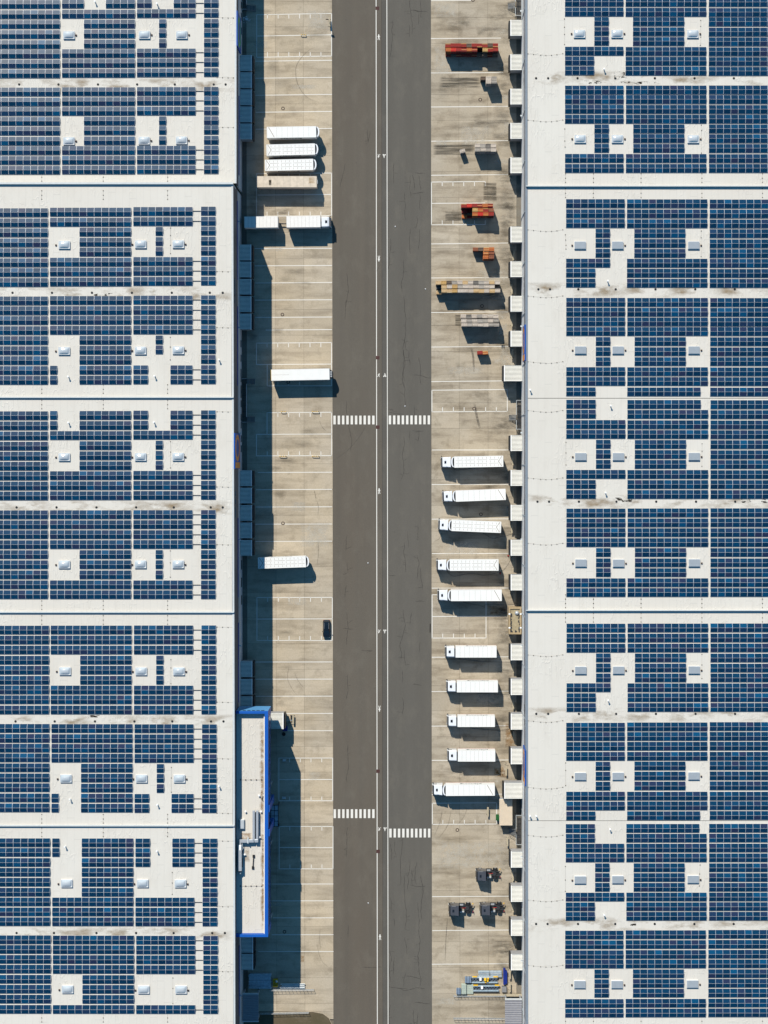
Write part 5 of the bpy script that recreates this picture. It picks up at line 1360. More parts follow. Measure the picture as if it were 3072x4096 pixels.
semi_trailer(1128.2, 2249.6, 191.4, -1.9, 'grid', 'white ribbed roof trailer with its rear end in the shade of the left warehouse')

def cab(par, xc, mat, style='rigid', wid=1.2, top=3.55, lights=True):
    """tractor cab, front towards +x; centre xc, about 2.3 m long"""
    xr_, xf = xc - 1.05, xc + 1.1
    def sec(x, wb, wt, zb, zt, wm=None):
        wm = wm or wb; zm = zb + (zt - zb) * .62
        return [(x, -wb, zb), (x, wb, zb), (x, wm, zm), (x, wt, zt - .1), (x, wt - .14, zt), (x, -wt + .14, zt), (x, -wt, zt - .1), (x, -wm, zm)]
    b = MB(); b.loft([sec(xr_, wid, wid - .02, .8, top), sec(xc + .35, wid, wid - .05, .8, top - .02), sec(xc + .72, wid, wid - .12, .8, top - .22), sec(xf - .1, wid - .04, wid - .2, .8, top - .75), sec(xf, wid - .08, wid - .22, .75, top - 1.35)])
    b.build('cab', mat, par, .03)
    m = MB(); zt = top - .3
    m.face([(xc + .80, -wid + .2, zt), (xf + .035, -wid + .2, top - 1.45), (xf + .035, wid - .2, top - 1.45), (xc + .80, wid - .2, zt)][::-1])
    m.face([(xc + .80, -wid + .2, zt), (xc + .80, wid - .2, zt), (xf + .035, wid - .2, top - 1.45), (xf + .035, -wid + .2, top - 1.45)][::-1])
    m.face([(xf + .02, -wid + .14, 1.4), (xf + .02, wid - .14, 1.4), (xf + .04, wid - .2, top - 1.45), (xf + .04, -wid + .2, top - 1.45)])
    m.build('windscreen', M['glass'], par)
    for s in (-1, 1):
        y = s * (wid + .012)
        MB().box(xc + .05, min(y, y - s * .02), 1.95, xc + .78, max(y, y - s * .02), 2.7).build('side_window', M['glass'], par)
        MB().box(xf - .28, min(s * (wid + .08), s * (wid + .32)), 1.9, xf - .08, max(s * (wid + .08), s * (wid + .32)), 2.75).build('mirror', M['black'], par)
        MB().box(xf - .02, min(s * .75, s * 1.1), .85, xf + .06, max(s * .75, s * 1.1), 1.1).build('headlight', M['pale_steel'], par)
    MB().box(xc - .22, -.30, top - .005, xc + .28, .30, top + .035).build('roof_hatch', M['glass'], par, .02)
    for y in (-.42, .42): MB().lathe([(.04, 0), (.04, .05), (.01, .07)], 8, 0, (xc - .05, y, top - .01)).build('roof_stud', M['black'], par)
    MB().box(xf - .5, -wid, .45, xf + .05, wid, .8).build('bumper', M['black'], par, .04)
    MB().box(xc + .74, -wid + .15, top - .26, xc + 1.04, wid - .15, top - .2).build('sun_visor', M['black'], par)
    if style == 'wing':
        for s in (-1, 1):
            m = MB(); q = [(xr_ + .55, s * (wid - .06)), (xr_ - .2, s * (wid + .06)), (xr_ - .2, s * (wid - .02)), (xr_ + .1, s * (wid - .3))]
            m.prism(q if s < 0 else q[::-1], 1.1, top + .05); m.build('side_fairing', mat, par)
        m = MB(); m.loft([[(xr_ + 1.0, -wid + .2, top - .01), (xr_ + 1.0, wid - .2, top - .01), (xr_ + 1.0, wid - .25, top + .01), (xr_ + 1.0, -wid + .25, top + .01)], [(xr_ - .12, -wid + .02, top - .12), (xr_ - .12, wid - .02, top - .12), (xr_ - .12, wid - .06, top + .24), (xr_ - .12, -wid + .06, top + .24)]])
        m.build('roof_fairing', mat, par)
    return xr_
GTR = 'white trucks parked nose out on the right yard'
def artic(px, py, Lpx, deg, style, label, logo=False):
    """tractor and cooled trailer, front towards -x in the photograph"""
    (x, y), r = put(px, py, TOP, deg)
    o = thing('articulated_truck', (x, y), r + math.pi, label, 'truck', GTR)
    Lb = Lpx * (H - TOP) / F
    trailer_box(o, 0, Lb, style, None, logo, front=-1); axles(o, [-Lb / 2 + 1.6, -Lb / 2 + 2.9, -Lb / 2 + 4.2]); reefer_nose(o, Lb / 2)
    xc = Lb / 2 + 1.98
    cab(o, xc, M['cab_white'], 'wing')
    MB().box(Lb / 2 - 1.9, -.42, .7, xc + .9, .42, .95).build('tractor_chassis', M['dark'], o)
    axles(o, [xc - .1, xc - 3.4])
    return o
artic(1914.6, 1846.6, 195.9, -1.0, 'grid', 'white articulated truck with ribbed roof, topmost of the right row')
artic(1922.4, 1981, 200, -2.05, 'diag', 'white articulated truck with smooth roof, second of the right row')
artic(1905, 2105.5, 198, 2.3, 'grid', 'white ribbed articulated truck angled downwards, third of the right row')
artic(1896.2, 2260.7, 195, -0.1, 'grid', 'white ribbed articulated truck beside the red cone, fourth of the right row')
artic(1905, 2381.9, 203, -0.1, 'diag', 'white smooth roofed articulated truck beside the brown sand tank')
artic(1880.8, 3160.9, 196, -0.3, 'diag', 'white articulated truck nearest the cream hut', True)
def rigid(px, py, Lpx, deg, label, front=-1, logo=True, gap=.28, group=GTR, cabm=None, style='sheet', body=None):
    (x, y), r = put(px, py, TOP, deg)
    o = thing('box_truck', (x, y), r + (math.pi if front < 0 else 0), label, 'truck', group)
    Lb = Lpx * (H - TOP) / F
    trailer_box(o, 0, Lb, style, body, logo, front=front)
    xc = Lb / 2 + gap + 1.05
    cab(o, xc, cabm or M['cab_white'], 'rigid', 1.22, 3.6)
    MB().box(Lb / 2 - .3, -.42, .7, xc + .9, .42, 1.0).build('front_chassis', M['dark'], o)
    axles(o, [xc - .05, -Lb / 2 + 2.2, -Lb / 2 + 3.6] if Lb > 9 else [xc - .05, -Lb / 2 + 2.0])
    return o, Lb
rigid(1904, 2607.9, 163.6, 0, 'white box truck below the sand tank, topmost of the four box trucks')
rigid(1909.2, 2747.1, 164, 0, 'white box truck, second of the four on the right yard, long body')
rigid(1904.6, 2885.5, 149, 0, 'white box truck, third of the four on the right yard, shorter body')
rigid(1906, 3024, 149, 0, 'white box truck, lowest of the four box trucks on the right yard')
o, Lb = rigid(1214.3, 886.7, 135.6, -0.6, 'white tarpaulin truck facing the road, coupled to the half shaded trailer', 1, False, .2, 'white truck and trailer on the left yard', None, 'sheet', M['tarp_white'])
m = MB(); m.tube([(-Lb / 2, 0, .8), (-Lb / 2 - 1.7, 0, .75)], .12, 6); m.build('drawbar_coupling', M['dark'], o)
(x, y), r = put(1044.7, 887.9, TOP, -0.6)
o = thing('drawbar_trailer', (x, y), r, 'white box trailer half in shade, coupled behind the tarpaulin truck', 'trailer', 'white truck and trailer on the left yard')
Lb = 134 * (H - TOP) / F
trailer_box(o, 0, Lb, 'sheet', M['tarp_white'], False); axles(o, [-.7, .7])
MB().box(Lb / 2, -.12, .7, Lb / 2 + 1.0, .12, .85).build('drawbar', M['dark'], o)
MB().box(Lb / 2 + .01, -.9, .9, Lb / 2 + .2, .2, 1.0).build('step', M['wood'], o)
# grey tractor units
def tractor(pcx, pcy, label):
    (x, y), _ = put(pcx, pcy, 3.6, 0)
    o = thing('tractor_unit', (x, y), math.pi, label, 'truck', 'grey tractor units without trailers')
    cab(o, 0, M['grey_cab'], 'wing', 1.2, 3.6)
    m = MB(); m.box(-4.6, -.55, .65, .9, -.38, .95); m.box(-4.6, .38, .65, .9, .55, .95)
    for k in range(6): m.box(-4.4 + k * .75, -.38, .72, -4.25 + k * .75, .38, .88)
    m.build('chassis', M['dark'], o)
    for s in (-1, 1):
        wheel(o, .1, s * 1.03); wheel(o, -3.45, s * .95, .5, 2.0)
        m = MB(); n = 8
        for k in range(n):
            a0, a1 = math.pi * (.12 + .76 * k / n), math.pi * (.12 + .76 * (k + 1) / n)
            q = lambda a, r: (-3.45 + r * math.cos(a), .45 + r * math.sin(a))
            (xa, za), (xb, zb), (xc2, zc), (xd, zd) = q(a0, .58), q(a1, .58), q(a1, .62), q(a0, .62)
            y0, y1 = sorted((s * .60, s * 1.24))
            m.loft([[(xa, y0, za), (xb, y0, zb), (xc2, y0, zc), (xd, y0, zd)], [(xa, y1, za), (xb, y1, zb), (xc2, y1, zc), (xd, y1, zd)]])
        m.build('mudguard', M['black'], o)
    MB().box(-4.45, -.37, .6, -1.2, .37, .70).build('frame_floor', M['black'], o)
    for s in (-1, 1): MB().box(-2.7, min(s * .56, s * 1.15), .45, -1.3, max(s * .56, s * 1.15), .9).build('side_skirt', M['dark'], o)
    m = MB(); m.lathe([(.0, 0), (.48, .02), (.48, .1), (.14, .11), (.13, .04)], 20, 0, (-3.2, 0, .98)); m.build('fifth_wheel', M['dark'], o)
    MB().tube([(-2.5, .86, .85), (-1.5, .86, .85)], .28, 12).build('fuel_tank', M['steel'], o)
    MB().box(-2.3, -1.0, .905, -1.5, -.62, 1.08).build('battery_box', M['steel'], o)
    MB().box(-2.5, .1, .96, -1.7, .5, 1.0).build('catwalk', M['wood'], o)
    MB().box(-1.9, -.3, .96, -1.3, .3, 1.5).build('exhaust_box', M['dark'], o)
    MB().box(-1.35, -1.15, 1.0, -1.22, 1.15, 3.2).build('cab_back_panel', M['black'], o)
    MB().tube([(-1.5, -.25, 1.5), (-2.2, -.1, 1.3), (-2.9, -.1, 1.1)], .04, 5).build('air_line', M['red'], o)
    MB().tube([(-4.55, -.95, 1.02), (-4.55, -1.15, 1.02)], .13, 10).build('beacon', M['yellow'], o)
    for s in (-1, 1): MB().box(-4.62, s * .85 - .2, .75, -4.55, s * .85 + .2, .9).build('tail_light', M['red'], o)
    for y in (-.4, -.1): MB().box(.98, y, 2.95, 1.02, y + .22, 3.12).build('roof_badge', M['white'], o)
tractor(1923.5, 3505, 'dark grey tractor unit standing alone above the other two grey ones')
tractor(1814.5, 3644, 'dark grey tractor unit nearest the road, left one of the lower pair')
tractor(1939.5, 3642, 'dark grey tractor unit nearest the docks, right one of the lower pair')
# black car, nose down the picture
(x, y), _ = put(1306.3, 2516, .8, 0)
o = thing('car', (x, y), -math.pi / 2, 'black car parked in a marked bay at the road edge', 'car')
def csec(x, w, z0, z1, c=.12): return [(x, -w, z0), (x, w, z0), (x, w, z1 - c), (x, w - c, z1), (x, -w + c, z1), (x, -w, z1 - c)]
MB().loft([csec(-2.12, .72, .35, .85), csec(-1.95, .82, .22, .98), csec(-1.2, .87, .2, .98), csec(.4, .88, .2, .95), csec(1.3, .86, .2, .92), csec(1.85, .78, .22, .80), csec(2.12, .60, .3, .62)]).build('body', M['car_black'], o, .03)
def gsec(x, wb, wt, z0, z1): return [(x, -wb, z0), (x, wb, z0), (x, wt, z1), (x, -wt, z1)]
MB().loft([gsec(-2.0, .72, .62, .93, .97), gsec(-1.65, .74, .60, .93, 1.40), gsec(-.2, .78, .62, .93, 1.46), gsec(.35, .78, .60, .93, 1.38), gsec(1.05, .76, .70, .90, .94)]).build('greenhouse', M['glass'], o)
MB().loft([gsec(-1.72, .60, .56, 1.38, 1.42), gsec(-.9, .64, .60, 1.44, 1.50), gsec(.0, .64, .58, 1.42, 1.47), gsec(.25, .62, .56, 1.38, 1.43)]).build('roof', M['car_black'], o)
for s in (-1, 1):
    MB().box(.45, min(s * .9, s * 1.05), .95, .62, max(s * .9, s * 1.05), 1.1).build('mirror', M['car_black'], o)
    MB().box(1.9, min(s * .4, s * .72), .55, 2.0, max(s * .4, s * .72), .68).build('headlight', M['pale_steel'], o)
    MB().box(-2.13, min(s * .5, s * .75), .7, -2.05, max(s * .5, s * .75), .82).build('tail_light', M['red'], o)
    for xx in (-1.3, 1.32): wheel(o, xx, s * .78, .31, .7)
    MB().box(-1.5, s * .55 - .02, 1.49, -.1, s * .55 + .02, 1.53).build('roof_rail', M['steel'], o)

# ------------------------------------------------------------------ pallets
PV = {}
def pallet_mesh(fam, var):
    k = (fam, var)
    if k in PV: return PV[k]
    r = random.Random(hash(fam) % 1000 + var * 7 if False else sum(map(ord, fam)) + var * 7)
    m = MB()
    ys = [-.4, -.21, -.0725, .065, .255]; ws = [.145, .10, .145, .10, .145]
    for y, w in zip(ys, ws):
        mi = r.choice([0, 0, 1, 2, 3 if r.random() < .55 else 0])
        m.box(-.6, y, .120, .6, y + w, .144, mi)
    for x in (-.6, -.0725, .455): m.box(x, -.4, .098, x + .145, .4, .1195, 2)
    for x in (-.6, -.0725, .455):
        for y in (-.4, -.05, .3): m.box(x, y, .022, x + .145, y + .1, .0975, 2)
    for y in (-.4, -.05, .3): m.box(-.6, y, 0, .6, y + .1, .0215, 2)
    PV[k] = m.mesh('pallet', PM[fam]); return PV[k]
stacks = []       # (x, y, n layers, rot, family, pile, row, col, front?)
def pile(name, rows, rot=0.0):
    """rows: (row name, y px centre of the top, x0 px, families, heights in layers)"""
    for rn, yc, x0, fams, hs, dx in rows:
        for c, (f, hh) in enumerate(zip(fams, hs)):
            if not f: continue
            n = hh + RND.choice([-1, 0, 0]) if hh > 6 else hh
            z = n * .144
            x, y = P(x0 + dx * c + dx / 2, yc + RND.uniform(-.8, .8), z)
            stacks.append([x + RND.uniform(-.02, .02), y, n, rot + RND.uniform(-.012, .012), f, name, rn, c, False])
r_, br_, o_, bn, dk, tn, ye, pa, gy, ch = 'red', 'bright red', 'orange', 'brown', 'dark', 'tan', 'yellow', 'pale', 'grey', 'charcoal'
HN = 27
pile('long red pile', [('back row', 181, 1781, [r_, r_, r_, r_, dk, r_, r_, r_, dk, r_], [HN] * 10, 21.15), ('middle row', 198, 1782, [o_, br_, r_, r_, o_, r_, None, ye, r_, r_], [HN] * 10, 21.15), ('middle row', 203, 1909, [r_], [8], 21.1),
     ('front row', 215.5, 1782.5, [r_, dk, r_, r_, r_, r_, dk, dk, r_, dk], [11, 11, 12, 12, 12, 12, 13, 17, 13, 17], 20.9)])
pile('small grey pile', [('back row', 312.5, 1922, [dk, pa, gy], [16, HN, HN], 21.9), ('front row', 327, 1943.5, [pa, gy], [HN, HN], 22.2)])
pile('double grey pile', [('back row', 582.5, 1899.5, [pa, gy, ch, pa], [HN] * 4, 21.3), ('front row', 598.5, 1900, [gy, pa, gy, pa], [HN] * 4, 21.5)])
pile('lone leaning stack', [('single row', 603.5, 1840.5, [pa], [16], 20)], math.radians(14))
pile('short red pile', [('back row', 822, 1845, [r_, br_, r_, r_, o_, r_], [HN] * 6, 21.2), ('middle row', 839.5, 1889.5, [ye, o_, r_, bn], [HN] * 4, 21.6), ('middle row', 845, 1846, [r_, r_], [10, 4], 21.2), ('front row', 855.5, 1889.5, [o_, br_, o_, r_], [HN] * 4, 21.5), ('front row', 866, 1847, [o_, r_], [9, 3], 21.2)])
pile('orange pile', [('back row', 996, 1891.5, [bn, dk, o_, o_], [17, 17, HN + 1, HN + 1], 21.5), ('middle row', 1011, 1933.5, [o_, bn], [HN + 1] * 2, 22.0), ('front row', 1027.5, 1932.5, [o_, bn], [HN + 1] * 2, 22.3)])
pile('long pale pile', [('back row', 1130, 1743, [tn, ye, dk, gy, pa, tn, pa, ch, gy, pa, tn, pa], [HN] * 12, 21.4), ('middle row', 1146, 1766, [tn, pa, ye, gy, pa, pa, pa, gy, pa, pa], [HN] * 10, 21.3), ('middle row', 1150, 1745, [ch], [9], 21), ('middle row', 1152, 1979, [gy], [9], 21),
     ('front row', 1163, 1766, [tn, tn, ye, pa, pa, pa, tn, tn, pa, tn, pa], [HN] * 11, 21.35), ('front row', 1170, 1745.5, [tn], [13], 21)])
pile('square pale pile', [('back row', 1264.5, 1843, [pa, ch, pa, gy, pa, pa, pa], [HN] * 7, 21.5), ('middle row', 1282.5, 1845, [pa, gy, pa, gy, gy, pa, gy], [HN] * 7, 21.5), ('front row', 1298.5, 1846, [pa, gy, pa, pa, pa, gy, gy], [HN] * 7, 21.6)])
pile('pair of red pallet stacks', [('single row', 1411, 1909, [r_, o_], [16, 16], 21.4)], math.radians(3.5))
rowi = {}
FR = {'long red pile': 'front row', 'small grey pile': 'front row', 'double grey pile': 'front row', 'lone leaning stack': 'single row', 'short red pile': 'front row', 'orange pile': 'front row', 'long pale pile': 'front row', 'square pale pile': 'front row', 'pair of red pallet stacks': 'single row'}
rest = MB(); rest_m = []; fam_i = {f: i for i, f in enumerate(PM)}
mats_rest = [PM[f][k] for f in PM for k in (0, 2)]
budget = 300 - len(stacks)
jobs = [(si, n) for n in range(1, 9) for si, s in enumerate(stacks) if FR[s[5]] == s[6]][:budget]
extra = {}
for si, n in jobs: extra[si] = max(extra.get(si, 0), n)
colno = {}
for si, (x, y, n, rot, f, nm, rn, c, _) in enumerate(stacks):
    key = (nm, rn); colno[key] = colno.get(key, 0) + 1
    k = colno[key] - 1
    short = n < 20
    for e in range(0, 1 + min(extra.get(si, 0), n - 1)):
        o = bpy.data.objects.new('pallet', pallet_mesh(f, RND.randrange(4)) if e == 0 else pallet_mesh(RND.choice([f, f, 'dark' if f in ('red', 'orange', 'brown', 'bright red') else 'grey']), RND.randrange(4)))
        COL.objects.link(o)
        o.location = (x + (0 if e == 0 else RND.uniform(-.015, .015)), y + (0 if e == 0 else RND.uniform(-.015, .015)), (n - 1 - e) * .144 + .001)
        o.rotation_euler = (0, 0, rot)
        lv = 'topping' if e == 0 else ORD[e] + ' below the top of'
        tag(o, '%s pallet %s stack %s, %s, %s' % ({'charcoal': 'dark grey', 'dark': 'dark weathered'}.get(f, f) if e == 0 else 'shaded', lv, ['one', 'two', 'three', 'four', 'five', 'six', 'seven', 'eight', 'nine', 'ten', 'eleven', 'twelve'][k], rn, nm), 'pallet', 'stacked pallets on the right yard')
    base = n - 1 - min(extra.get(si, 0), n - 1)
    cr, sr = math.cos(rot), math.sin(rot)
    for q in range(base):
        dx, dy = RND.uniform(-.02, .02), RND.uniform(-.02, .02)
        ff = RND.choice([f, f, f, 'dark' if f in ('red', 'orange', 'brown', 'bright red') else 'grey'])
        for (x0, y0, x1, y1, z0, z1, mi) in ((-.6, -.4, .6, .4, .10, .1435, 0), (-.6, -.4, -.46, .4, 0, .0995, 1), (-.07, -.4, .07, .4, 0, .0995, 1), (.46, -.4, .6, .4, 0, .0995, 1)):
            pts = [(x + dx + a * cr - b2 * sr, y + dy + a * sr + b2 * cr) for a, b2 in ((x0, y0), (x1, y0), (x1, y1), (x0, y1))]
            rest.prism(pts, q * .144 + z0 + .002, q * .144 + z1 + .002, fam_i[ff] * 2 + mi)
tag(rest.build('pallet_stacks', mats_rest), 'lower pallets inside the red, grey and pale stacks', 'pallets', 'stacked pallets on the right yard', 'stuff')

# ------------------------------------------------------------------ small things on the yards
def manhole(px, py, yardn, label):
    x, y = P(px, py); o = thing('manhole', (x, y, 0.002), 0, label, 'manhole cover', 'round manhole covers')
    m = MB(); n = 20
    for k in range(n):
        a0, a1 = 2 * math.pi * k / n, 2 * math.pi * (k + 1) / n
        m.prism([(.24 * math.cos(a0), .24 * math.sin(a0)), (.42 * math.cos(a0), .42 * math.sin(a0)), (.42 * math.cos(a1), .42 * math.sin(a1)), (.24 * math.cos(a1), .24 * math.sin(a1))], 0, .018)
    m.build('frame', M['iron'], o)
    MB().lathe([(.0, 0), (.235, 0), (.235, .012), (.2, .014)], 18).build('cover', M['conc_l'], o)
for px, py, lab in ((1132, 434, 'above the diagonal lined trailer on the left yard'), (1129.7, 1258.3, 'among the empty left bays below the tarpaulin truck'), (1132, 2093.4, 'on a bay line above the half shaded ribbed trailer'), (1138, 3727, 'in the shade right of the blue office block'),
                    (1153, 1528.6, 'half hidden below the bright white trailer'), (1921, 398.7, 'below the small grey pallet pile'), (1891.5, 0, 'at the top edge of the right yard'), (1928, 1224, 'in the shadow of the long pale pallet pile'), (1896.5, 1634.7, 'on the marking of the empty right bay'), (1923.6, 2057.3, 'in the shadow of the second articulated truck'), (1829.6, 3320, 'below the bay next to the cream hut')):
    manhole(px, py, 0, 'round manhole ' + lab)
def hoop(px, py, Lm, label):
    x, y = P(px, py, .25); o = thing('parking_hoop', (x, y), 0, label, 'barrier', 'yellow and black hoop barriers on the left yard')
    n = max(5, int(Lm / .22))
    for k in range(n):
        m = MB(); m.tube([(-Lm / 2 + Lm * k / n, 0, .5), (-Lm / 2 + Lm * (k + 1) / n, 0, .5)], .075, 8)
        m.build('bar', M['yellow'] if k % 2 == 0 else M['black'], o)
    for s in (-1, 1):
        MB().tube([(s * Lm / 2, 0, .5), (s * (Lm / 2 + .05), 0, .44), (s * (Lm / 2 + .06), 0, 0)], .07, 8).build('leg', M['yellow'], o)
hoop(1214, 140.5, 1.05, 'yellow and black hoop barrier in the topmost marked bay')
hoop(1134, 1647.5, 0.95, 'yellow and black hoop barrier, shorter one above the bay by the crosswalk')
hoop(1262.5, 1647, 1.5, 'yellow and black hoop barrier above the bay, nearer the crosswalk')
hoop(1132, 1825, 1.5, 'yellow and black hoop barrier below the marked bay, nearer the shade')
hoop(1263, 1824.5, 1.5, 'yellow and black hoop barrier below the marked bay, nearer the road')
TR = None
def trestle(px, py, rot, Lm, label):
    global TR
    x, y = P(px, py, .9)
    if TR is None:
        TR = thing('trestle', (x, y), rot, label, 'trestle', 'wooden topped trestles near the docks')
        for xx in (-.10, .11): MB().box(xx - .095, -1.1, .80, xx + .095, 1.1, .92).build('plank', M['wood'], TR)
        for yy in (-.85, .75):
            MB().box(-.3, yy, 0, .3, yy + .1, .1).build('foot', M['dark'], TR); MB().box(-.06, yy, .1, .06, yy + .1, .8).build('leg', M['dark'], TR)
        remember(TR)
    else: dup(TR, (x, y), rot, label)
TL = [(1316, 86, .05, 'at the top of the left yard behind the round road sign'), (1905 + 267, 0, 0, '')]
trestle(1317.5, 87, .05, 2.2, 'wooden topped trestle beside the round road sign, top of the left yard')
for px, py, rot, w in ((2055, 1021, .12, 'above the orange pallet pile level'), (2047, 1156, 0, 'right of the long pale pallet pile'), (2048, 1287, .03, 'right of the square pale pallet pile'), (2049, 1416, .08, 'right of the pair of red pallet stacks'), (2051, 1842, .02, 'behind the first articulated truck'),
        (2053.5, 1979, 0, 'behind the second articulated truck'), (2048, 2114, .06, 'behind the angled third articulated truck'), (2053.5, 2257, 0, 'behind the truck with the red cone'), (2057, 2388, -.08, 'just above the brown sand tank'), (2053.5, 2673, -.04, 'between the first and second box trucks'),
        (2053, 2816, 0, 'between the second and third box trucks'), (2055, 2943, -.05, 'between the third and fourth box trucks'), (2024.7, 3083.5, 0, 'on the rust stain behind the lowest box truck'), (1951.5, 3247.5, 0, 'inside the bay left of the green bin'), (2029.5, 3365, 0, 'below the stairs of the cream hut'),
        (2051, 3504, -.05, 'behind the upper grey tractor unit'), (2052, 3630, -.04, 'behind the lower pair of grey tractor units'), (2058, 3762, -.05, 'above the lowest empty bay'), (2039.5, 3897, 0, 'right of the blue beams'), (2039.5, 3949, 0, 'right of the grey crate at the lower fence'), (1172.5, 2877, 0, 'held by the tow dolly at the blue office dock')):
    trestle(px, py, -rot, 2.2, 'wooden topped trestle ' + w)
# round road sign on a pole
x, y = P(1317, 91); zt = 3.6
o = thing('road_sign', (1318.5 * 0 + x, y), 0, 'round road sign on a thin pole casting its shadow on the road', 'sign')
MB().tube([(0, 0, 0), (0, 0, zt)], .04, 8).build('pole', M['steel'], o)
MB().tube([(-.35, -.03, zt - .4), (-.35, .03, zt - .4)], .36, 20).build('sign_plate', M['iron'], o)
MB().box(-.1, -.03, zt - .43, .02, .03, zt - .37).build('clamp', M['steel'], o)
# tow dolly with strap beside the office dock
x, y = P(1150, 2882)
o = thing('tow_dolly', (x, y), 0, 'black tow dolly with a blue bar beside the dock under the office block', 'dolly')
MB().box(-1.0, -1.1, .35, -.35, .35, .75).build('frame', M['black'], o); MB().box(.75, .2, .1, 1.35, 1.25, .6).build('rear_block', M['black'], o, .03)
MB().tube([(-.4, .1, .6), (1.2, .15, .6)], .06, 6).build('drawbar', M['sheet_teal'], o); MB().tube([(-.4, -.6, .5), (1.3, -.35, .5)], .05, 6).build('drawbar', M['dark'], o)
for yy in (-1.0, .3): wheel(o, -.7, yy, .35, .8)
wheel(o, 1.05, 1.2, .35, .8)
MB().box(-1.05, -2.35, .2, .05, -1.15, .9).build('platform_box', M['beam_blue'], o)
x, y = P(1135.5, 2936.5)
o = thing('tyre', (x, y), 0, 'black tyre with a pale hub lying in the shade by the office dock', 'tyre')
m = MB(); m.lathe([(.22, .02), (.36, .0), (.42, .1), (.36, .24), (.22, .22)], 18); m.build('tread', M['rubber'], o); MB().lathe([(.0, .05), (.215, .05), (.2, .16), (.05, .17)], 14).build('hub', M['kerb'], o)
# red cones
for px, py, lab in ((2033, 2223, 'red traffic cone at the corner of the dock above the fourth truck'), (2001, 2293, 'small red cone in the shadow behind the fourth truck')):
    x, y = P(px, py); o = thing('traffic_cone', (x, y), 0, lab, 'cone', 'red cones near the docks')
    MB().box(-.2, -.2, 0, .2, .2, .05).build('base', M['rubber'], o); MB().lathe([(.15, .05), (.04, .62), (.02, .64)], 12).build('body', M['red'], o); MB().lathe([(.105, .28), (.085, .38)], 12).build('stripe', M['white'], o)
# black cables from the trucks to the docks
for y0, pts, lab in ((2000, [(770, 440), (820, 470), (870, 500), (920, 510), (980, 492), (1060, 480), (1150, 450)], 'third articulated truck'), (2000, [(290, 945), (330, 985), (385, 1012), (480, 995), (600, 978), (700, 985), (760, 1000), (860, 990), (940, 970), (1040, 930), (1110, 840), (1150, 755)], 'fourth articulated truck'),
                 (2000, [(500, 1350), (600, 1380), (720, 1395), (790, 1425), (800, 1392), (1000, 1390), (1150, 1388), (1230, 1370)], 'truck by the sand tank'), (2500, [(440, 448), (600, 470), (850, 488), (1140, 492)], 'topmost box truck'), (2500, [(700, 905), (900, 915), (1100, 918), (1115, 905)], 'second box truck'),
                 (2500, [(600, 1365), (800, 1390), (1000, 1395), (1115, 1385)], 'third box truck'), (3000, [(935, 160), (1000, 160), (1050, 150), (1080, 175), (1060, 195), (1110, 205)], 'lowest box truck'), (1500, [(380, 1240), (400, 1258), (440, 1262), (560, 1250), (700, 1232)], 'topmost articulated truck')):
    q = arc([P(1700 + a / K, y0 + b2 / K) for a, b2 in pts], 18)
    m = MB(); m.tube([(a, b2, .035) for a, b2 in q], .03, 5)
    tag(m.build('power_cable', M['black']), 'black power cable trailing on the concrete from the ' + lab, 'cable', 'power cables between trucks and docks')
# stored material, lower right corner
def zpx(a, b2): return (1780 + a / 4.608, 3850 + b2 / 4.608)
def put_box(name, a, z, label, cat, group=None):
    p0, p1 = P(*zpx(a[0], a[3]), z), P(*zpx(a[2], a[1]), z)
    o = thing(name, ((p0[0] + p1[0]) / 2, (p0[1] + p1[1]) / 2), 0, label, cat, group)
    return o, (p1[0] - p0[0]) / 2, (p1[1] - p0[1]) / 2
GM = 'stored building material at the lower right'
for a, lab in (((613, 155, 822, 213), 'upper left'), ((832, 155, 1045, 213), 'upper right'), ((622, 222, 822, 273), 'lower left'), ((837, 222, 1047, 275), 'lower right')):
    o, hx, hy = put_box('pipe_bundle', a, .5, 'bundle of pale steel profiles, %s of the four beside the blue beams' % lab, 'pipe bundle', GM)
    n = 7
    for k in range(n):
        e = RND.uniform(-.06, .06); y = -hy + 2 * hy * (k + .5) / n
        MB().box(-hx + e, y - hy / n * .86, .12, hx + e, y + hy / n * .86, .42 + .1 * (k % 2) + RND.uniform(0, .05)).build('profile', M['pale_steel'] if k % 3 else M['sheet_teal'], o)
    for x in (-hx * .6, hx * .55): MB().box(x, -hy, 0, x + .12, hy, .12).build('bearer', M['wood'], o)
for a, lab in (((1075, 108, 1115, 410), 'longer blue beam standing left beside the docks'), ((1116, 155, 1145, 390), 'shorter blue beam right against the longer one')):
    o, hx, hy = put_box('steel_beam', a, .6, lab, 'beam', GM)
    m = MB(); m.box(-hx, -hy, .05, hx, hy, .16); m.box(-hx, -hy, .5, hx, hy, .62); m.box(-hx * .25, -hy, .16, hx * .25, hy, .5); m.build('section', M['beam_blue'], o, .01)
    for y in (-hy * .5, hy * .4): MB().box(-hx - .01, y, .05, hx + .01, y + .08, .64).build('stiffener', M['beam_blue'], o)
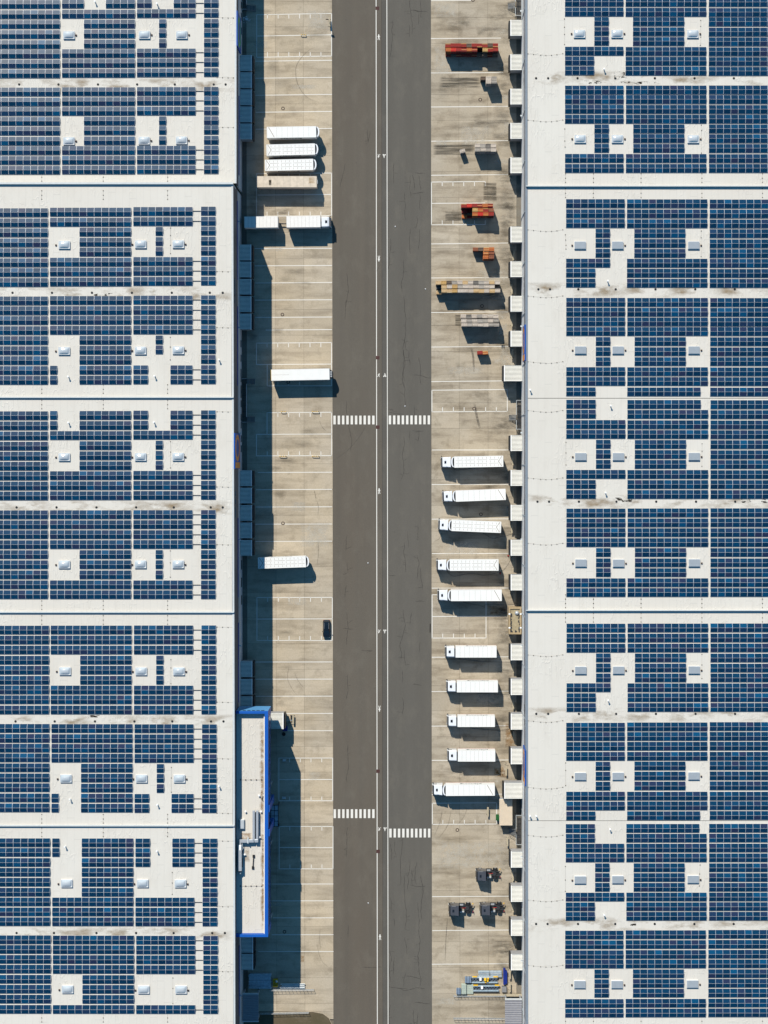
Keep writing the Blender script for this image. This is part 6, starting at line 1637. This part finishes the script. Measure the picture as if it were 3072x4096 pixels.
def ladder(a, lab, yellow, gear):
    o, hx, hy = put_box('lattice_mast', a, .8, lab, 'lattice mast', GM)
    for y in (-hy, hy - .22): MB().box(-hx, y, .1, hx, y + .22, .8).build('side_rail', M['sheet_teal'], o)
    n = 9; m = MB()
    for k in range(n):
        x0, x1 = -hx + 2 * hx * k / n, -hx + 2 * hx * (k + 1) / n
        m.tube([(x0, -hy + .2, .6), ((x0 + x1) / 2, hy - .2, .6)], .05, 5); m.tube([((x0 + x1) / 2, hy - .2, .6), (x1, -hy + .2, .6)], .05, 5)
    m.build('lattice_brace', M['blue_grey'], o)
    MB().box(-hx, -hy + .2, .1, hx, hy - .2, .14).build('base_plate', M['dark'], o)
    for x in yellow: MB().box(x - .55, hy - .02, .55, x + .55, hy + .2, .9).build('end_clamp', M['yellow'], o, .03)
    MB().box(-hx * .4, -.1, .62, -hx * .4 + .5, .6, 1.0).build('control_box', M['white'], o, .02)
    if gear:
        for (x0, y0, x1, y1, z) in ((-.25, -.1, .3, .55, 1.3), (.45, -.35, .8, .1, 1.1), (.5, .25, .9, .6, 1.2), (-.05, -.6, .3, -.25, 1.0)): MB().box(x0 + .1, y0, .62, x1 + .1, y1, z).build('winch_part', M['yellow'], o, .04)
ladder((490, 272, 970, 380), 'steel lattice mast with a yellow winch lying by the pipe bundles', (-2.3, 2.6), True)
ladder((520, 428, 990, 533), 'steel lattice mast without winch, lying nearest the lower fence', (-2.4, 2.6), False)
for a, z, mt, nm, lab in (((365, 270, 485, 385), 1.1, 'blue_grey', 'stack', 'blue grey wrapped stack at the end of the winch mast'), ((208, 478, 295, 593), 1.0, 'blue_grey', 'stack', 'small blue grey wrapped stack nearest the road at the lower fence')):
    o, hx, hy = put_box('wrapped_stack', a, z, lab, 'wrapped goods', GM)
    MB().box(-hx + .03, -hy + .03, .14, hx - .03, hy - .03, z).build('goods', M[mt], o, .08); MB().box(-hx, -hy, 0, hx, hy, .14).build('pallet_base', M['wood'], o)
    for k in range(2): MB().box(-hx * .5 + k * hx * .9, -hy + .02, .14, -hx * .5 + k * hx * .9 + .07, hy - .02, z + .01).build('strap', M['black'], o)
for a, z, lab, nx, ny in (((392, 400, 520, 580), .55, 'low pale green crate beside the lattice mast', 1, 9), ((303, 403, 392, 585), 1.0, 'tall pale green crate with slats, left of the low one', 1, 12)):
    o, hx, hy = put_box('crate', a, z, lab, 'crate', GM)
    MB().box(-hx, -hy, .1, hx, hy, z - .04).build('body', M['pale_green'], o)
    for k in range(ny): MB().box(-hx, -hy + 2 * hy * k / ny + .02, z - .039, hx, -hy + 2 * hy * (k + 1) / ny - .03, z + .02 * (k % 2)).build('slat', M['pale_green'], o)
    for x in (-hx + .1, hx - .25): MB().box(x, -hy, 0, x + .15, hy, .1).build('bearer', M['wood'], o)
o, hx, hy = put_box('crate', (1050, 442, 1135, 548), .7, 'dark grey slatted crate below the blue beams', 'crate', GM)
MB().box(-hx, -hy, .05, hx, hy, .62).build('body', M['dark'], o)
for k in range(8): MB().box(-hx, -hy + 2 * hy * k / 8 + .02, .621, hx, -hy + 2 * hy * (k + 1) / 8 - .04, .7).build('slat', M['dock_side'], o)
# fences, open bar panels
def fence(pts, label, hh=1.15, cell=.72, beam=None):
    (x0, y0), (x1, y1) = P(*pts[0]), P(*pts[1])
    Ln = math.hypot(x1 - x0, y1 - y0); o = thing('fence', (x0, y0), math.atan2(y1 - y0, x1 - x0), label, 'fence', 'low bar fences at the lower gates')
    n = int(Ln / 2.16)
    for k in range(n + 1): MB().tube([(Ln * k / n, 0, 0), (Ln * k / n, 0, hh)], .04, 6).build('post', M['steel'], o)
    for k in range(n):
        m = MB(); a, b2 = Ln * k / n + .05, Ln * (k + 1) / n - .05
        for z in (.12, hh * .52, hh - .03): m.tube([(a, 0, z), (b2, 0, z)], .04, 5)
        for j in range(1, 3): m.tube([(a + (b2 - a) * j / 3, 0, .1), (a + (b2 - a) * j / 3, 0, hh)], .04, 5)
        m.build('bar_panel', M['steel'], o)
fence([(1080, 3958), (1256, 3957)], 'low bar fence below the left pipe bundle, with a latticed shadow')
fence([(1036, 4052), (1236, 4048)], 'low bar fence along the bare verge at the lower left')
fence([(1814, 3981), (2020, 3981)], 'low bar fence below the lattice masts at the lower right')
fence([(1814, 4070), (2019, 4072)], 'low bar fence at the bottom of the right yard', 1.3)
a, b2 = P(1822, 3982.5, .35), P(2086.5, 3977.5, .35)
o = thing('low_wall', ((a[0] + b2[0]) / 2, (a[1] + b2[1]) / 2), 0, 'low beige wall running from the lower right canopy along the masts', 'wall')
MB().box(a[0] - b2[0], -.2, 0, 0, .12, .3).build('wall_cap', M['wood'], o); o.location = (b2[0], o.location[1], 0)
MB().box(-3.6, -.28, .301, 0, .25, .62).build('raised_cap', M['wood'], o)
# stored material, lower left corner
def lpx(a, b2): return (900 + a / K, 3500 + b2 / K)
p0, p1 = P(*lpx(318, 1510), 1.2), P(*lpx(608, 1312), 1.2)
o = thing('board_stack', ((p0[0] + p1[0]) / 2, (p0[1] + p1[1]) / 2), 0, 'wide stack of long steel sheets in the shade at the lower left', 'sheet stack')
hx, hy = (p1[0] - p0[0]) / 2, (p1[1] - p0[1]) / 2; n = 13
for k in range(n):
    e, f2 = RND.uniform(-.12, .12), RND.uniform(-.1, .1); y = -hy + 2 * hy * (k + .5) / n
    MB().box(-hx + e, y - hy / n * .9, .2, hx + f2, y + hy / n * .9, 1.05 + RND.uniform(0, .15)).build('sheet', M['sheet_teal'], o)
for x in (-hx * .7, 0, hx * .6): MB().box(x, -hy, 0, x + .15, hy, .2).build('bearer', M['wood'], o)
p0, p1 = P(*lpx(738, 1515), .6), P(*lpx(1062, 1442), .6)
o = thing('pipe_bundle', ((p0[0] + p1[0]) / 2, (p0[1] + p1[1]) / 2), 0, 'long bundle of pale steel pipes at the lower left fence, one end in the sun', 'pipe bundle')
hx, hy = (p1[0] - p0[0]) / 2, (p1[1] - p0[1]) / 2; n = 6
for k in range(n):
    y = -hy + 2 * hy * (k + .5) / n; e = RND.uniform(-.25, .35); MB().tube([(-hx + e, y, .3 + .16 * (k % 2)), (hx - abs(e) * .4, y, .3 + .16 * (k % 2))], hy / n * .95, 8).build('pipe', M['pale_steel'], o)
p0, p1 = P(*lpx(637, 1485), .8), P(*lpx(700, 1385), .8)
o = thing('tool_rack', ((p0[0] + p1[0]) / 2, (p0[1] + p1[1]) / 2), 0, 'yellow wire crate with a pale ball, between the sheets and pipes', 'crate')
hx, hy = (p1[0] - p0[0]) / 2, (p1[1] - p0[1]) / 2
m = MB()
for k in range(5):
    x = -hx + (2 * hx - .1) * k / 4; m.box(x, -hy, .1, x + .1, -.12, .7); m.box(x, .12, .1, x + .1, hy, .78)
for y in (-hy, -.2, .12, hy - .1): m.box(-hx, y, .05, hx, y + .1, .8)
m.build('wire_frame', M['yellow'], o); MB().box(-hx + .05, -hy + .05, 0, hx - .05, hy - .05, .3).build('base', M['dark'], o); MB().lathe([(.05, 0), (.28, .12), (.3, .3), (.2, .48), (.05, .55)], 14, 0, (hx - .3, hy - .5, .5)).build('ball', M['cap'], o)
# litter and small things
for i, (px, py, cl) in enumerate(((1581, 906, 'white lump of litter on the right lane beside the tarpaulin truck level'), (1702, 1156, 'white scrap of litter on the road beside the long pale pallet pile'), (1620, 1624.5, 'crumpled beige scrap just above the upper crosswalk'), (1472, 2252, 'tiny white scrap on the left lane'), (1473, 3612, 'pale smear of litter on the left lane below the lower crosswalk'))):
    x, y = P(px, py); m = MB(); m.lathe([(.14, 0), (.2, .06), (.13, .16), (.03, .2)], 7, 0, (0, 0, -.01)); o = m.build('litter', M['litter']); o.location = (x, y, 0); o.rotation_euler = (0, 0, i); o.scale = (.6, .85, .7)
    tag(o, cl, 'litter')
m = MB()
for k in range(46):
    x, y = P(987 + RND.gauss(0, 6), 76 + RND.gauss(0, 7)); q = RND.uniform(.04, .13); a = RND.uniform(0, 3)
    m.prism([(x + q * math.cos(a + j * 1.57) * (1 + j % 2), y + q * math.sin(a + j * 1.57)) for j in range(4)], .003, RND.uniform(.02, .06))
tag(m.build('paper_scraps', M['litter']), 'white paper scraps scattered beside the lower left hall', 'litter', None, 'stuff')
for px, py, lab in ((988, 3041, 'upper'), (986, 3191, 'lower')):
    pass
for i, (px, py) in enumerate(((1137, 3041.5), (1135.5, 3191.5))):
    x, y = P(px, py, .3); o = thing('bicycle_stand', (x, y), 0, 'small pale rack in the %s corner of the shaded bay by the office' % ['upper', 'lower'][i], 'rack', 'small racks in the shaded bay')
    for yy in (-.2, .2): MB().tube([(-.45, yy, 0), (-.35, yy, .35), (.35, yy, .35), (.45, yy, 0)], .05, 6).build('hoop', M['pale_steel'], o)
    MB().box(-.4, -.25, .0, .4, .25, .06).build('base', M['pale_steel'], o)
